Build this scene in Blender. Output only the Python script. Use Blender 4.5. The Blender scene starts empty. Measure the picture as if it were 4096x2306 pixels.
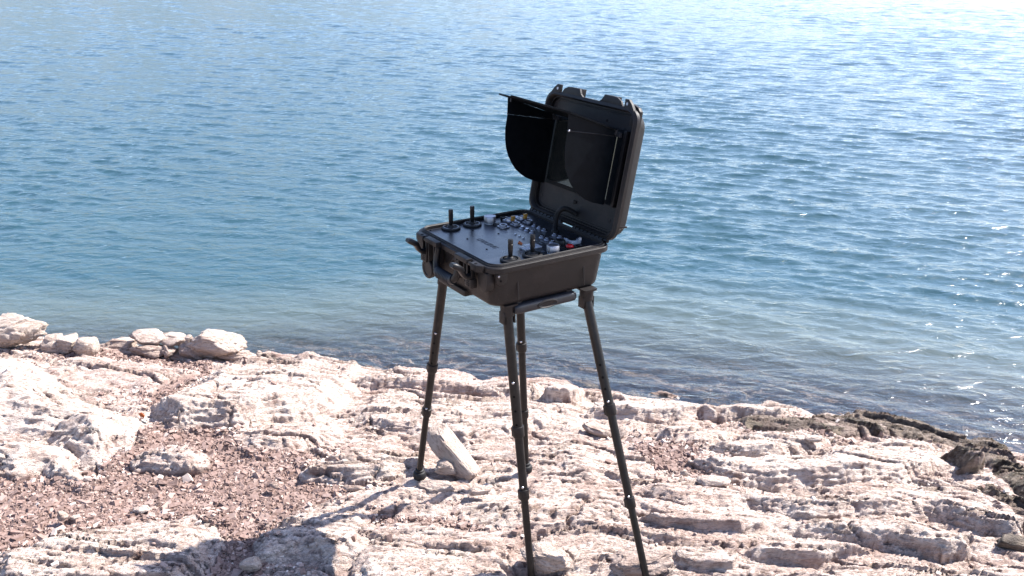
import bpy, bmesh, math, time
import numpy as np
from mathutils import Vector, Matrix
T0 = time.time()
R = math.radians
sc = bpy.context.scene
COL = sc.collection

# ------------------------------------------------------------------ camera
H = 1.78
F = 3685.0 / 4096.0
ROLL, PITCH = 0.0115, math.atan(1402.0 / 3685.0)
cr, sr, cp, sp = math.cos(ROLL), math.sin(ROLL), math.cos(PITCH), math.sin(PITCH)
cd = bpy.data.cameras.new('camera'); cam = bpy.data.objects.new('camera', cd); COL.objects.link(cam)
right = Vector((cr, sr * sp, sr * cp)); up = Vector((-sr, cr * sp, cr * cp)); fwd = Vector((0, cp, -sp))
cam.matrix_world = Matrix(((right.x, up.x, -fwd.x, 0), (right.y, up.y, -fwd.y, 0), (right.z, up.z, -fwd.z, H), (0, 0, 0, 1)))
cd.lens = 36 * F; cd.sensor_width = 36; cd.clip_start = 0.05; cd.clip_end = 20000
sc.camera = cam
# ------------------------------------------------------------------ light
SUN = Vector((0.82, 0.40, 1.0)).normalized()
sun_el = math.asin(SUN.z); sun_az = math.atan2(SUN.x, SUN.y)
w = bpy.data.worlds.new('World'); sc.world = w; w.use_nodes = True
nt = w.node_tree; nt.nodes.clear()
sky = nt.nodes.new('ShaderNodeTexSky'); sky.sky_type = 'NISHITA'; sky.sun_disc = False
sky.sun_elevation = sun_el; sky.sun_rotation = sun_az; sky.dust_density = 0.7; sky.air_density = 1.0; sky.ozone_density = 2.0
bg = nt.nodes.new('ShaderNodeBackground'); bg.inputs[1].default_value = 0.12
wo = nt.nodes.new('ShaderNodeOutputWorld')
tint = nt.nodes.new('ShaderNodeMix'); tint.data_type = 'RGBA'; tint.blend_type = 'MULTIPLY'; tint.inputs[0].default_value = 1.0; tint.inputs[7].default_value = (1.04, 0.975, 1.02, 1)
nt.links.new(sky.outputs[0], tint.inputs[6]); nt.links.new(tint.outputs[2], bg.inputs[0]); nt.links.new(bg.outputs[0], wo.inputs[0])
sl = bpy.data.lights.new('sun', 'SUN'); sl.energy = 5.0; sl.angle = R(0.55); sl.color = (1.0, 0.962, 0.92)
so = bpy.data.objects.new('sun', sl); COL.objects.link(so)
so.rotation_euler = SUN.to_track_quat('Z', 'Y').to_euler()
sc.view_settings.view_transform = 'Standard'; sc.view_settings.look = 'None'
sc.view_settings.exposure = 1.5; sc.view_settings.gamma = 1.0; sc.view_settings.use_curve_mapping = False
sc.cycles.use_denoising = True
sc.cycles.max_bounces = 8; sc.cycles.transparent_max_bounces = 8
sc.cycles.sample_clamp_indirect = 4.0
sc.cycles.caustics_reflective = False; sc.cycles.caustics_refractive = False

# ------------------------------------------------------------------ helpers
def tag(o, label=None, cat=None, group=None, kind=None):
    if label: o['label'] = label
    if cat: o['category'] = cat
    if group: o['group'] = group
    if kind: o['kind'] = kind
    return o

def np_mesh(name, co, quads=None, tris=None, smooth=True, attrs=None):
    me = bpy.data.meshes.new(name)
    loops = []; starts = []; n = 0
    if quads is not None and len(quads):
        loops.append(np.asarray(quads).ravel()); starts.append(np.arange(len(quads)) * 4); n += len(quads) * 4
    if tris is not None and len(tris):
        loops.append(np.asarray(tris).ravel()); starts.append(n + np.arange(len(tris)) * 3)
    loops = np.concatenate(loops).astype(np.int32); starts = np.concatenate(starts).astype(np.int32)
    me.vertices.add(len(co)); me.vertices.foreach_set('co', np.asarray(co, np.float32).ravel())
    me.loops.add(len(loops)); me.loops.foreach_set('vertex_index', loops)
    me.polygons.add(len(starts)); me.polygons.foreach_set('loop_start', starts)
    me.update(calc_edges=True)
    me.polygons.foreach_set('use_smooth', np.full(len(starts), smooth, bool))
    for k, v in (attrs or {}).items():
        a = me.attributes.new(k, 'FLOAT', 'POINT'); a.data.foreach_set('value', np.asarray(v, np.float32))
    me.validate()
    return me

def link(name, me, mat, parent=None, loc=None):
    o = bpy.data.objects.new(name, me); COL.objects.link(o)
    if mat: 
        me.materials.clear(); me.materials.append(mat)
    if parent: o.parent = parent
    if loc is not None: o.location = loc
    return o

# ------------------------------------------------------------------ noise (numpy)
def _hash(ix, iy, seed):
    h = (ix.astype(np.int64) * 374761393 + iy.astype(np.int64) * 668265263 + seed * 1442695041) & 0xffffffff
    h = ((h ^ (h >> 13)) * 1274126177) & 0xffffffff
    return ((h ^ (h >> 16)) & 0xffffff) / float(0xffffff)

def perlin(x, y, seed=0):
    ix, iy = np.floor(x), np.floor(y); fx, fy = x - ix, y - iy
    ux, uy = fx * fx * fx * (fx * (fx * 6 - 15) + 10), fy * fy * fy * (fy * (fy * 6 - 15) + 10)
    def g(a, b):
        t = _hash(ix + a, iy + b, seed) * 6.28318
        return np.cos(t) * (fx - a) + np.sin(t) * (fy - b)
    n0 = g(0, 0) * (1 - ux) + g(1, 0) * ux; n1 = g(0, 1) * (1 - ux) + g(1, 1) * ux
    return (n0 * (1 - uy) + n1 * uy) * 1.5

def fbm(x, y, o=4, seed=0, gain=0.5):
    s = 0; a = 1.0; f = 1.0; t = 0
    for k in range(o):
        s = s + a * perlin(x * f + 13.7 * k, y * f - 7.3 * k, seed + k); t += a; a *= gain; f *= 2.03
    return s / t

def voronoi(x, y, seed=0, jit=0.9):
    """F1, F2 distance, cell random, offset to the cell's centre"""
    ix, iy = np.floor(x), np.floor(y)
    f1 = np.full(x.shape, 9.0); f2 = f1.copy(); cid = np.zeros(x.shape); ox = np.zeros(x.shape); oy = np.zeros(x.shape)
    for a in (-1, 0, 1):
        for b in (-1, 0, 1):
            px = ix + a + 0.5 + jit * (_hash(ix + a, iy + b, seed) - 0.5)
            py = iy + b + 0.5 + jit * (_hash(ix + a, iy + b, seed + 71) - 0.5)
            dx, dy = x - px, y - py; d = np.sqrt(dx * dx + dy * dy)
            m = d < f1
            f2 = np.where(m, f1, np.minimum(f2, d))
            cid = np.where(m, _hash(ix + a, iy + b, seed + 137), cid)
            ox = np.where(m, dx, ox); oy = np.where(m, dy, oy); f1 = np.where(m, d, f1)
    return f1, f2, cid, ox, oy

def sst(a, b, x):
    t = np.clip((x - a) / (b - a), 0, 1); return t * t * (3 - 2 * t)

def polydist(x, y, poly):
    """signed distance, positive inside"""
    P = np.asarray(poly, float); d = np.full(x.shape, 1e9); ins = np.zeros(x.shape, bool)
    for i in range(len(P)):
        a, b = P[i], P[(i + 1) % len(P)]
        e = b - a; wx, wy = x - a[0], y - a[1]
        t = np.clip((wx * e[0] + wy * e[1]) / max(e @ e, 1e-12), 0, 1)
        d = np.minimum(d, (wx - t * e[0]) ** 2 + (wy - t * e[1]) ** 2)
        c = (a[1] > y) != (b[1] > y)
        xi = a[0] + (y - a[1]) * e[0] / (e[1] if abs(e[1]) > 1e-12 else 1e-12)
        ins ^= c & (x < xi)
    return np.where(ins, 1, -1) * np.sqrt(d)

# ------------------------------------------------------------------ terrain base
ZW = -0.37                                                   # level of the lake
SHX = np.array([-40, -6, -2.8, -1.9, -1.4, -0.6, 0.0, 0.6, 1.2, 1.7, 2.1, 2.45, 2.7, 3.2, 6, 40.])
SHY = np.array([9, 5.6, 4.75, 4.6, 4.55, 4.42, 4.28, 4.15, 4.02, 3.92, 3.72, 3.45, 3.1, 2.5, 1.5, 1.0])
def shore_y(x):
    x = np.asarray(x, float)
    return np.interp(x, SHX, SHY) + .035 * np.sin(x * 5.1 + 1) + .03 * np.sin(x * 11.3) + .018 * np.sin(x * 23.7 + 2) + .010 * np.sin(x * 51.0)
def zbase(x, y):
    d = (shore_y(x) - y) * 0.93
    z = np.interp(d, [-60, -8, -5, -3, -2, -1.3, -0.6, -0.12, 0.0, 0.05, 0.3, 0.8, 1.4, 2.0, 3.5, 8, 40],
                  [-14, -4.5, -2.6, -1.35, -0.82, -0.63, -0.51, -0.43, -0.39, -0.33, -0.26, -0.15, -0.03, 0.0, 0.02, 0.1, 1.5])
    return z

def ray(u, v):
    """direction of a point of the 2576-wide view of the photograph; used to survey where things stand on the ground"""
    x, y = (u * 4096 / 2576 - 2048), 1153 - v * 4096 / 2576
    x, y = cr * x - sr * y, sr * x + cr * y
    return np.array([x, 3685 * cp + y * sp, y * cp - 3685 * sp])

def ground(u, v, dz=0.0):
    d = ray(u, v); z = 0.0
    for _ in range(25):
        t = (H - z) / -d[2]; x, y = d[0] * t, d[1] * t
        z = 0.5 * z + 0.5 * (float(zbase(np.array(x), np.array(y))) + dz)
    return x, y, z - dz

# slabs and outcrops of the shelf: outline, height of near lip, height of far edge, edge width, roughness, tone (0 cream .. 1 pink brown), wet
SL = [
 ('limestone_outcrop', 'tall bright white limestone outcrop at the left edge above the gravel gully', [(-80,850),(0,862),(70,868),(120,893),(215,962),(300,1000),(378,1030),(362,1078),(335,1108),(272,1150),(255,1172),(225,1180),(150,1130),(100,1100),(0,1085),(-90,1085)], .11, .10, .16, .6, .05, 0),
 ('limestone_slab', 'smooth white rounded slab at the left edge below the tall outcrop', [(-80,1088),(0,1085),(110,1086),(175,1112),(200,1145),(225,1180),(236,1228),(180,1215),(120,1185),(60,1205),(-80,1200)], .09, .06, .07, .45, .0, 0),
 ('limestone_ledge', 'low pinkish ledge sloping down behind the tall white outcrop', [(150,890),(290,892),(400,905),(500,925),(490,950),(430,960),(385,1000),(330,985),(260,958),(200,935)], .035, .02, .08, .6, .55, 0),
 ('limestone_outcrop', 'broad layered pale outcrop in the middle left with a rounded shaded nose', [(378,1020),(425,985),(475,955),(512,915),(560,905),(640,903),(720,905),(820,920),(905,940),(912,965),(885,1005),(860,1040),(780,1050),(690,1062),(620,1080),(500,1085),(430,1085),(385,1060)], .10, .07, .08, .7, .12, 0),
 ('limestone_slab', 'small layered slab lying alone inside the red gravel gully', [(325,1172),(350,1140),(385,1118),(450,1108),(515,1125),(528,1150),(518,1180),(470,1192),(400,1195),(345,1192)], .05, .02, .05, .8, .2, 0),
 ('limestone_ledge', 'wide flat pale ledge in the lower left corner under the gravel', [(-60,1400),(60,1368),(140,1335),(260,1312),(400,1290),(500,1285),(540,1310),(552,1350),(540,1400),(520,1440),(500,1520),(-60,1540)], .07, .02, .05, .9, .25, 0),
 ('limestone_slab', 'lens shaped slab with fine layers below the middle outcrop', [(555,1112),(640,1085),(700,1070),(800,1072),(868,1082),(880,1098),(800,1125),(720,1138),(620,1130)], .035, .01, .04, .8, .35, 0),
 ('limestone_ledge', 'layered ledge with a dark foot running left of the shaded leg', [(760,1195),(790,1162),(880,1135),(980,1125),(1060,1135),(1072,1168),(1030,1192),(960,1208),(850,1218),(775,1215)], .055, .01, .03, .8, .3, 0),
 ('limestone_ledge', 'long cracked ledge behind the shaded leg and the leaning rock', [(880,1030),(905,998),(1000,985),(1120,985),(1250,995),(1340,1005),(1375,1040),(1385,1075),(1290,1100),(1180,1125),(1080,1105),(960,1085),(890,1060)], .045, .01, .04, .9, .25, 0),
 ('limestone_ledge', 'narrow broken ledge along the waterline behind the case legs', [(900,948),(960,940),(1030,948),(1100,952),(1190,960),(1290,962),(1360,975),(1350,1002),(1250,1000),(1120,990),(1000,985),(905,975)], .055, .035, .03, .9, .15, 0),
 ('limestone_slab', 'thin pale slab with a brown shaded underside at the waterline between the legs', [(1345,985),(1395,968),(1468,972),(1462,1000),(1440,1012),(1360,1008)], .07, .04, .012, .5, .2, 0),
 ('limestone_ledge', 'bright pale ledge at the waterline just right of the rear legs', [(1480,1020),(1560,1000),(1640,995),(1710,1010),(1780,1018),(1870,1020),(1985,1040),(1960,1062),(1850,1062),(1760,1062),(1660,1062),(1540,1060),(1450,1045)], .06, .04, .03, .9, .1, 0),
 ('wet_ledge', 'dark brown weathered ledge curving along the waterline at the right', [(1850,1052),(1990,1045),(2090,1042),(2200,1040),(2330,1044),(2430,1068),(2500,1105),(2560,1160),(2640,1220),(2640,1290),(2540,1230),(2480,1170),(2430,1130),(2330,1100),(2200,1088),(2090,1086),(1980,1084),(1880,1075)], .035, .02, .03, 1.2, .8, 1),
 ('limestone_slab', 'long narrow pale slab below the dark ledge at the right', [(1760,1122),(1850,1095),(1980,1082),(2060,1086),(2125,1105),(2060,1132),(1950,1152),(1860,1152)], .045, .02, .03, .8, .15, 0),
 ('limestone_slab', 'longest white slab stretching across the right side with a straight lower lip', [(1730,1165),(1900,1158),(2040,1140),(2150,1112),(2240,1090),(2350,1110),(2372,1150),(2365,1190),(2300,1212),(2200,1208),(2050,1225),(1930,1222),(1810,1198)], .06, .03, .045, .7, .05, 0),
 ('shaded_block', 'dark shaded block of rock between white slab and wet ledge at the right', [(2362,1112),(2420,1108),(2462,1140),(2478,1180),(2440,1198),(2395,1192),(2370,1160)], .09, .08, .012, 1.0, .75, 1),  # dark all over by its own tone and wet values
 ('limestone_ledge', 'broad pale ledge under the longest white slab reaching the right edge', [(1780,1240),(1870,1228),(1990,1236),(2120,1240),(2260,1225),(2400,1215),(2490,1235),(2580,1290),(2560,1370),(2470,1340),(2380,1310),(2260,1285),(2150,1300),(2040,1285),(1930,1262)], .06, .03, .035, .9, .12, 0),
 ('limestone_slab', 'hollowed pale slab with a dark recess under its front lip at lower right', [(1960,1300),(2080,1295),(2180,1305),(2270,1325),(2380,1330),(2452,1350),(2445,1395),(2380,1402),(2280,1385),(2200,1380),(2120,1350),(2010,1330)], .065, .02, .03, .8, .1, 0),
 ('limestone_slab', 'pinkish slab with a sharp shaded lip right of the front legs', [(1610,1300),(1700,1285),(1840,1278),(1935,1290),(1975,1312),(1900,1330),(1860,1345),(1760,1340),(1650,1335)], .045, .015, .02, .7, .45, 0),
 ('limestone_slab', 'stepped slab below the sharp lipped one at lower right', [(1880,1372),(1960,1352),(2080,1350),(2160,1372),(2200,1395),(2130,1412),(2010,1420),(1900,1410)], .05, .015, .02, .8, .25, 0),
 ('limestone_slab', 'blocky pink slab at the bottom edge right of the front legs', [(1690,1375),(1780,1362),(1865,1372),(1890,1402),(1860,1432),(1760,1440),(1690,1420)], .04, .02, .015, .7, .4, 0),
 ('limestone_ledge', 'flat pale shelf where the front leg shadows begin', [(1180,1262),(1300,1240),(1420,1228),(1540,1240),(1600,1275),(1580,1310),(1480,1335),(1360,1345),(1240,1335),(1160,1300)], .03, .01, .05, .9, .2, 0),
 ('limestone_ledge', 'low ledge at the bottom right corner with scattered chips', [(1930,1440),(2060,1425),(2220,1412),(2400,1425),(2560,1410),(2640,1430),(2640,1560),(1900,1560)], .05, .02, .03, .9, .2, 0),
 ('wet_block', 'rough dark grey block at the far right edge by the water', [(2482,1200),(2550,1240),(2640,1300),(2660,1420),(2600,1400),(2560,1330),(2500,1285),(2478,1240)], .05, .03, .02, 1.4, .85, 1),
 ('limestone_ledge', 'ledge at the bottom edge lying half in the shadow of the case', [(900,1330),(980,1305),(1120,1300),(1240,1345),(1300,1400),(1290,1560),(900,1560),(905,1420)], .04, .015, .04, .9, .3, 0),
 ('limestone_slab', 'layered slab in the middle of the case shadow', [(700,1300),(760,1258),(850,1240),(905,1262),(925,1320),(935,1400),(860,1425),(740,1400),(640,1420),(610,1370)], .045, .015, .04, .8, .3, 0),
 ('limestone_slab', 'low flat slab in front of the shaded leg foot', [(830,1255),(940,1225),(1060,1212),(1180,1222),(1190,1245),(1080,1262),(960,1275),(850,1278)], .02, .01, .03, .8, .3, 0),
 ('limestone_ledge', 'pale stepped ledge between the two right legs', [(1380,1120),(1470,1105),(1580,1115),(1640,1150),(1680,1190),(1600,1212),(1480,1215),(1390,1185)], .03, .01, .04, .8, .3, 0),
 ('limestone_slab', 'pale slab tucked under the bright waterline ledge right of the legs', [(1640,1080),(1720,1066),(1840,1070),(1870,1088),(1780,1112),(1690,1118),(1640,1105)], .045, .02, .03, .8, .25, 0),
 ('limestone_slab', 'thick pinkish slab in the lower left foreground beside the gravel pocket', [(930,1290),(1000,1265),(1100,1262),(1150,1285),(1120,1302),(1000,1308)], .025, .01, .03, .8, .35, 0),
 ('limestone_ledge', 'long low ledge across the middle right foreground', [(1640,1215),(1760,1205),(1860,1240),(1940,1270),(1860,1276),(1700,1275),(1610,1250)], .035, .012, .03, .8, .3, 0),
]
def plan(poly, far_h):
    vs = [p[1] for p in poly]; mid = 0.5 * (min(vs) + max(vs)); out = []
    for (u, v) in poly:
        h = far_h if v < mid else 0.0
        x, y, _ = ground(u, v, h); out.append((x, y))
    return out
SLP = [(s, plan(s[2], s[4])) for s in SL]
GR = [  # beds of red gravel (outline in plan)
 [(238,1232),(300,1170),(350,1108),(400,1080),(450,1086),(545,1084),(560,1115),(640,1140),(760,1150),(765,1200),(830,1232),(870,1262),(800,1290),(700,1310),(600,1375),(552,1340),(540,1300),(420,1290),(300,1310),(140,1335),(60,1368),(-60,1400),(-60,1190),(60,1205),(120,1190),(180,1220)],
 [(378,1010),(372,980),(410,962),(480,940),(520,918),(505,945),(430,985),(390,1018)],
 [(118,882),(300,880),(520,905),(500,925),(330,900),(180,900)],
 [(1610,1135),(1650,1120),(1715,1118),(1745,1150),(1800,1192),(1740,1186),(1650,1165)],
 [(1890,1084),(1960,1080),(2060,1082),(2080,1090),(1950,1094),(1900,1094)],
 [(985,1300),(1060,1296),(1130,1318),(1180,1335),(1150,1350),(1090,1335),(1020,1318)],
 [(560,1375),(640,1330),(720,1290),(760,1300),(700,1360),(640,1430),(560,1520),(520,1520),(545,1420)],
]
GRP = [plan(g, 0.0) for g in GR]

_ca, _sa = math.cos(R(-56.3168)), math.sin(R(-56.3168))
FEET = [(-.00367 + a * _ca - b_ * _sa, 2.56414 + a * _sa + b_ * _ca, c) for a, b_, c in ((-.373, -.131, .012), (.2954, -.1067, -.035), (.4870, .1832, -.035), (-.2436, .2378, -.018))]
def surface(x, y, want_label=False):
    """height of the rock shelf and what it is made of"""
    zb = zbase(x, y)
    wx = fbm(x * 3.1, y * 3.1, 4, 11) * 0.07; wy = fbm(x * 3.3 + 40, y * 3.3, 4, 12) * 0.05
    xx, yy = x + wx, y + wy
    raise_ = np.zeros(x.shape); lab = np.zeros(x.shape, np.int32)
    rough = np.full(x.shape, 0.9); tone = 0.42 + 0.3 * fbm(x * 1.3, y * 1.7, 3, 5); wet = np.zeros(x.shape)
    for k, (s, P) in enumerate(SLP):
        P = np.array(P); mn, mx = P.min(0) - 0.15, P.max(0) + 0.15
        m = (x > mn[0]) & (x < mx[0]) & (y > mn[1]) & (y < mx[1])
        if not m.any(): continue
        X, Y = xx[m], yy[m]
        sd = polydist(X, Y, P)
        t = np.clip((Y - P[:, 1].min()) / (np.ptp(P[:, 1])), 0, 1)
        h = 1.2 * s[3] * (1 - t) + s[4] * t
        e = max(s[5] * 1.5, .034)
        sd = sd + .010 * fbm(X * 9, Y * 16, 3, 80 + k) * min(1, e / .04)
        # layered edge: the rise is broken into two or three uneven treads
        nst = 4 if e > .1 else 3 if e > .04 else 1
        kk = np.clip(sd / e, 0, 1) * nst; kf = kk - np.floor(kk)
        q = np.clip((np.floor(kk) + .2 * kf + .8 * sst(.0, .8, kf)) / nst, 0, 1)
        r = h * np.clip(q, 0, 1.05) + 0.012 * np.clip(sd / 0.3, 0, 1) * (1 - t)
        cur = raise_[m]; up_ = (r > cur + 0.001) & (sd > 0)
        raise_[m] = np.where(up_, r, cur)
        l = lab[m]; l[up_] = k + 1; lab[m] = l
        a = rough[m]; a[up_] = s[6]; rough[m] = a
        a = tone[m]; a[up_] = (s[7] + 0.16 * fbm(X * 2, Y * 3, 2, 31))[up_]; tone[m] = a
        a = wet[m]; a[up_] = s[8]; wet[m] = a
    grav = np.full(x.shape, -1.0)
    for P in GRP:
        P_ = np.array(P); mn, mx = P_.min(0) - 0.2, P_.max(0) + 0.2
        m = (x > mn[0]) & (x < mx[0]) & (y > mn[1]) & (y < mx[1])
        g = grav[m]; grav[m] = np.maximum(g, polydist(xx[m], yy[m], P))
    GRAD = None
    if x.ndim == 2:
        mz = zb + raise_; GRAD = np.hypot(np.gradient(mz, axis=0) / np.maximum(np.gradient(y, axis=0), 1e-4), np.gradient(mz, axis=1) / np.maximum(np.gradient(x, axis=1), 1e-4))
    gm = sst(-0.01, 0.05, grav) * (1 - sst(0.0, 0.02, raise_))
    # strata in a frame that follows the strike
    S = 0.03 * x - 0.125 * x * x * np.sign(x) * np.where(x > 0, 1, 0.8)
    t = y - S; s_ = x
    w1 = fbm(s_ * 1.1, t * 2.6, 3, 21) * 0.13; w2 = fbm(s_ * 4.5, t * 11, 3, 22) * 0.016; w3 = fbm(s_ * 14, t * 38, 2, 23) * 0.0035
    M_ = .4 * raise_ + 0.030 * fbm(s_ * 1.6, t * 3.2, 3, 26)
    tt = t + w1 + w2 + w3 - 3.2 * M_; ss = s_ + fbm(s_ * 5, t * 9, 3, 24) * 0.05
    patch = fbm(s_ * 2.0, t * 4.0, 3, 25); mod = sst(-0.30, 0.20, patch); mod2 = sst(-0.15, 0.30, fbm(s_ * 4 + 9, t * 9, 3, 27))
    def saw(p, w=0.16):
        f = p - np.floor(p); return np.where(f < w, sst(0, w, f), 1 - (f - w) / (1 - w)) - 0.5
    def sawr(p, seed, w=0.16):
        """saw whose teeth have heights of their own"""
        i = np.floor(p); return saw(p, w) * (0.35 + 1.1 * _hash(i, np.floor(s_ * 0.9 + _hash(i, i * 0, seed + 5) * 7), seed))
    p1 = tt / 0.19 + 0.35 * fbm(s_ * 1.3, t * 1.3, 2, 28); p2 = tt / 0.062 + 0.8 * fbm(s_ * 2.4, t * 3, 2, 30); p3 = tt / 0.0235 + 0.9 * fbm(s_ * 6, t * 8, 2, 32)
    det = 0.030 * fbm(s_ * 1.6, t * 3.2, 3, 26) + 0.022 * saw(p1, .12) * (0.35 + 0.65 * mod) + 0.0135 * saw(p2, .24) * (.3 + .9 * mod2) + 0.0050 * saw(p3, .36) * (.5 + .7 * mod)
    f1, f2, c1, ox, oy = voronoi(ss / 0.52, tt / 0.20, 3, 0.95)
    crack = (1 - sst(0.0, 0.045, f2 - f1)) * sst(-.2, .05, patch)
    det = det + ((c1 - 0.5) * 0.015 - oy * 0.010) * sst(0, .10, f2 - f1) - 0.022 * crack
    f1, f2, c2, ox, oy = voronoi((ss + w2) / 0.15, tt / 0.050, 4)
    det = det + ((c2 - 0.5) * 0.010 - oy * 0.008) * sst(0, .25, f2 - f1)
    # short pits drawn out along the beds
    pit = fbm(s_ * 24, (t - 2 * M_) * 66, 3, 29); pit2 = fbm(s_ * 55 + 3, (t - 2 * M_) * 130, 2, 33)
    flat_ = 1 / (1 + (1.5 * GRAD) ** 2) if GRAD is not None else 1.0
    det = det - flat_ * 0.0125 * sst(0.13, 0.23, pit) * (.25 + .75 * mod2) - flat_ * 0.0068 * sst(0.10, 0.28, pit2) + flat_ * 0.0022 * pit
    det = det * (1 - .7 * sst(.8, 2.5, GRAD)) if GRAD is not None else det
    dirt_shade = np.clip(.60 * sst(0.12, 0.26, pit) * (.35 + .65 * mod2) + .5 * crack + .30 * sst(0.10, 0.28, pit2), 0, 1)  # brown grime in pits and cracks, also standing in for shade there
    under = sst(0.02, -0.06, shore_y(x) - y)
    soil_and_pits = 0.006 * fbm(x * 30, y * 30, 3, 41) + 0.012 * fbm(x * 6, y * 6, 3, 42) - 0.012
    z = zb + raise_ + det * rough * (1 - gm) * (1 - 0.5 * under) + soil_and_pits * gm
    for fx, fy, fz in FEET:
        k_ = sst(0.075, 0.03, np.hypot(x - fx, y - fy)); z = z * (1 - k_) + (fz - .031) * k_
    # boulders and broken rock on the bed of the shallows
    vf1, vf2, vc, ox, oy = voronoi(x / 0.33 + w1, y / 0.2, 8)
    z = z + under * (0.05 * vc * np.clip(1 - vf1 * 1.2, 0, 1) ** 0.5) * sst(-2.2, -0.3, shore_y(x) - y)
    tone = np.clip(tone + 0.32 * (c1 - 0.5) + 0.18 * (c2 - 0.5), 0, 1)
    tone = tone * (1 - gm) + 0.9 * gm
    tone = np.maximum(tone, under * 0.95); wet = np.maximum(wet * (0.55 + 0.6 * c2), under * (0.05 + 0.6 * c2 * (c1 > .6))); wet = np.maximum(wet, .75 * sst(.06, .0, z - ZW) * (1 - under))
    gmo = np.clip(np.maximum(gm, np.maximum(dirt_shade * (1 - under), under * (.05 + .3 * c1))), 0, 1)
    if want_label: return z, lab, tone, wet, gmo
    return z

def zsurf(x, y):
    return surface(np.atleast_1d(np.asarray(x, float)), np.atleast_1d(np.asarray(y, float)))

# ------------------------------------------------------------------ materials
def new_mat(name):
    m = bpy.data.materials.new(name); m.use_nodes = True
    n = m.node_tree.nodes; b = n['Principled BSDF']; return m, m.node_tree, b

def N(nt, t, **kw):
    n = nt.nodes.new(t)
    for k, v in kw.items():
        if hasattr(n, k): setattr(n, k, v)
        else: n.inputs[k.replace('_', ' ')].default_value = v
    return n

def mixc(nt, fac, a, b, mode='MIX'):
    m = nt.nodes.new('ShaderNodeMix'); m.data_type = 'RGBA'; m.blend_type = mode
    for sock, v in ((m.inputs[0], fac), (m.inputs[6], a), (m.inputs[7], b)):
        if isinstance(v, bpy.types.NodeSocket): nt.links.new(v, sock)
        elif isinstance(v, (int, float)): sock.default_value = v
        else: sock.default_value = (*v, 1)
    return m.outputs[2]

def ramp(nt, src, pts):
    r = nt.nodes.new('ShaderNodeValToRGB'); e = r.color_ramp.elements
    while len(e) < len(pts): e.new(0.5)
    for k, (p, c) in enumerate(pts):
        e[k].position = p; e[k].color = (*c, 1) if not isinstance(c, (int, float)) else (c, c, c, 1)
    nt.links.new(src, r.inputs[0]); return r.outputs[0]

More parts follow.
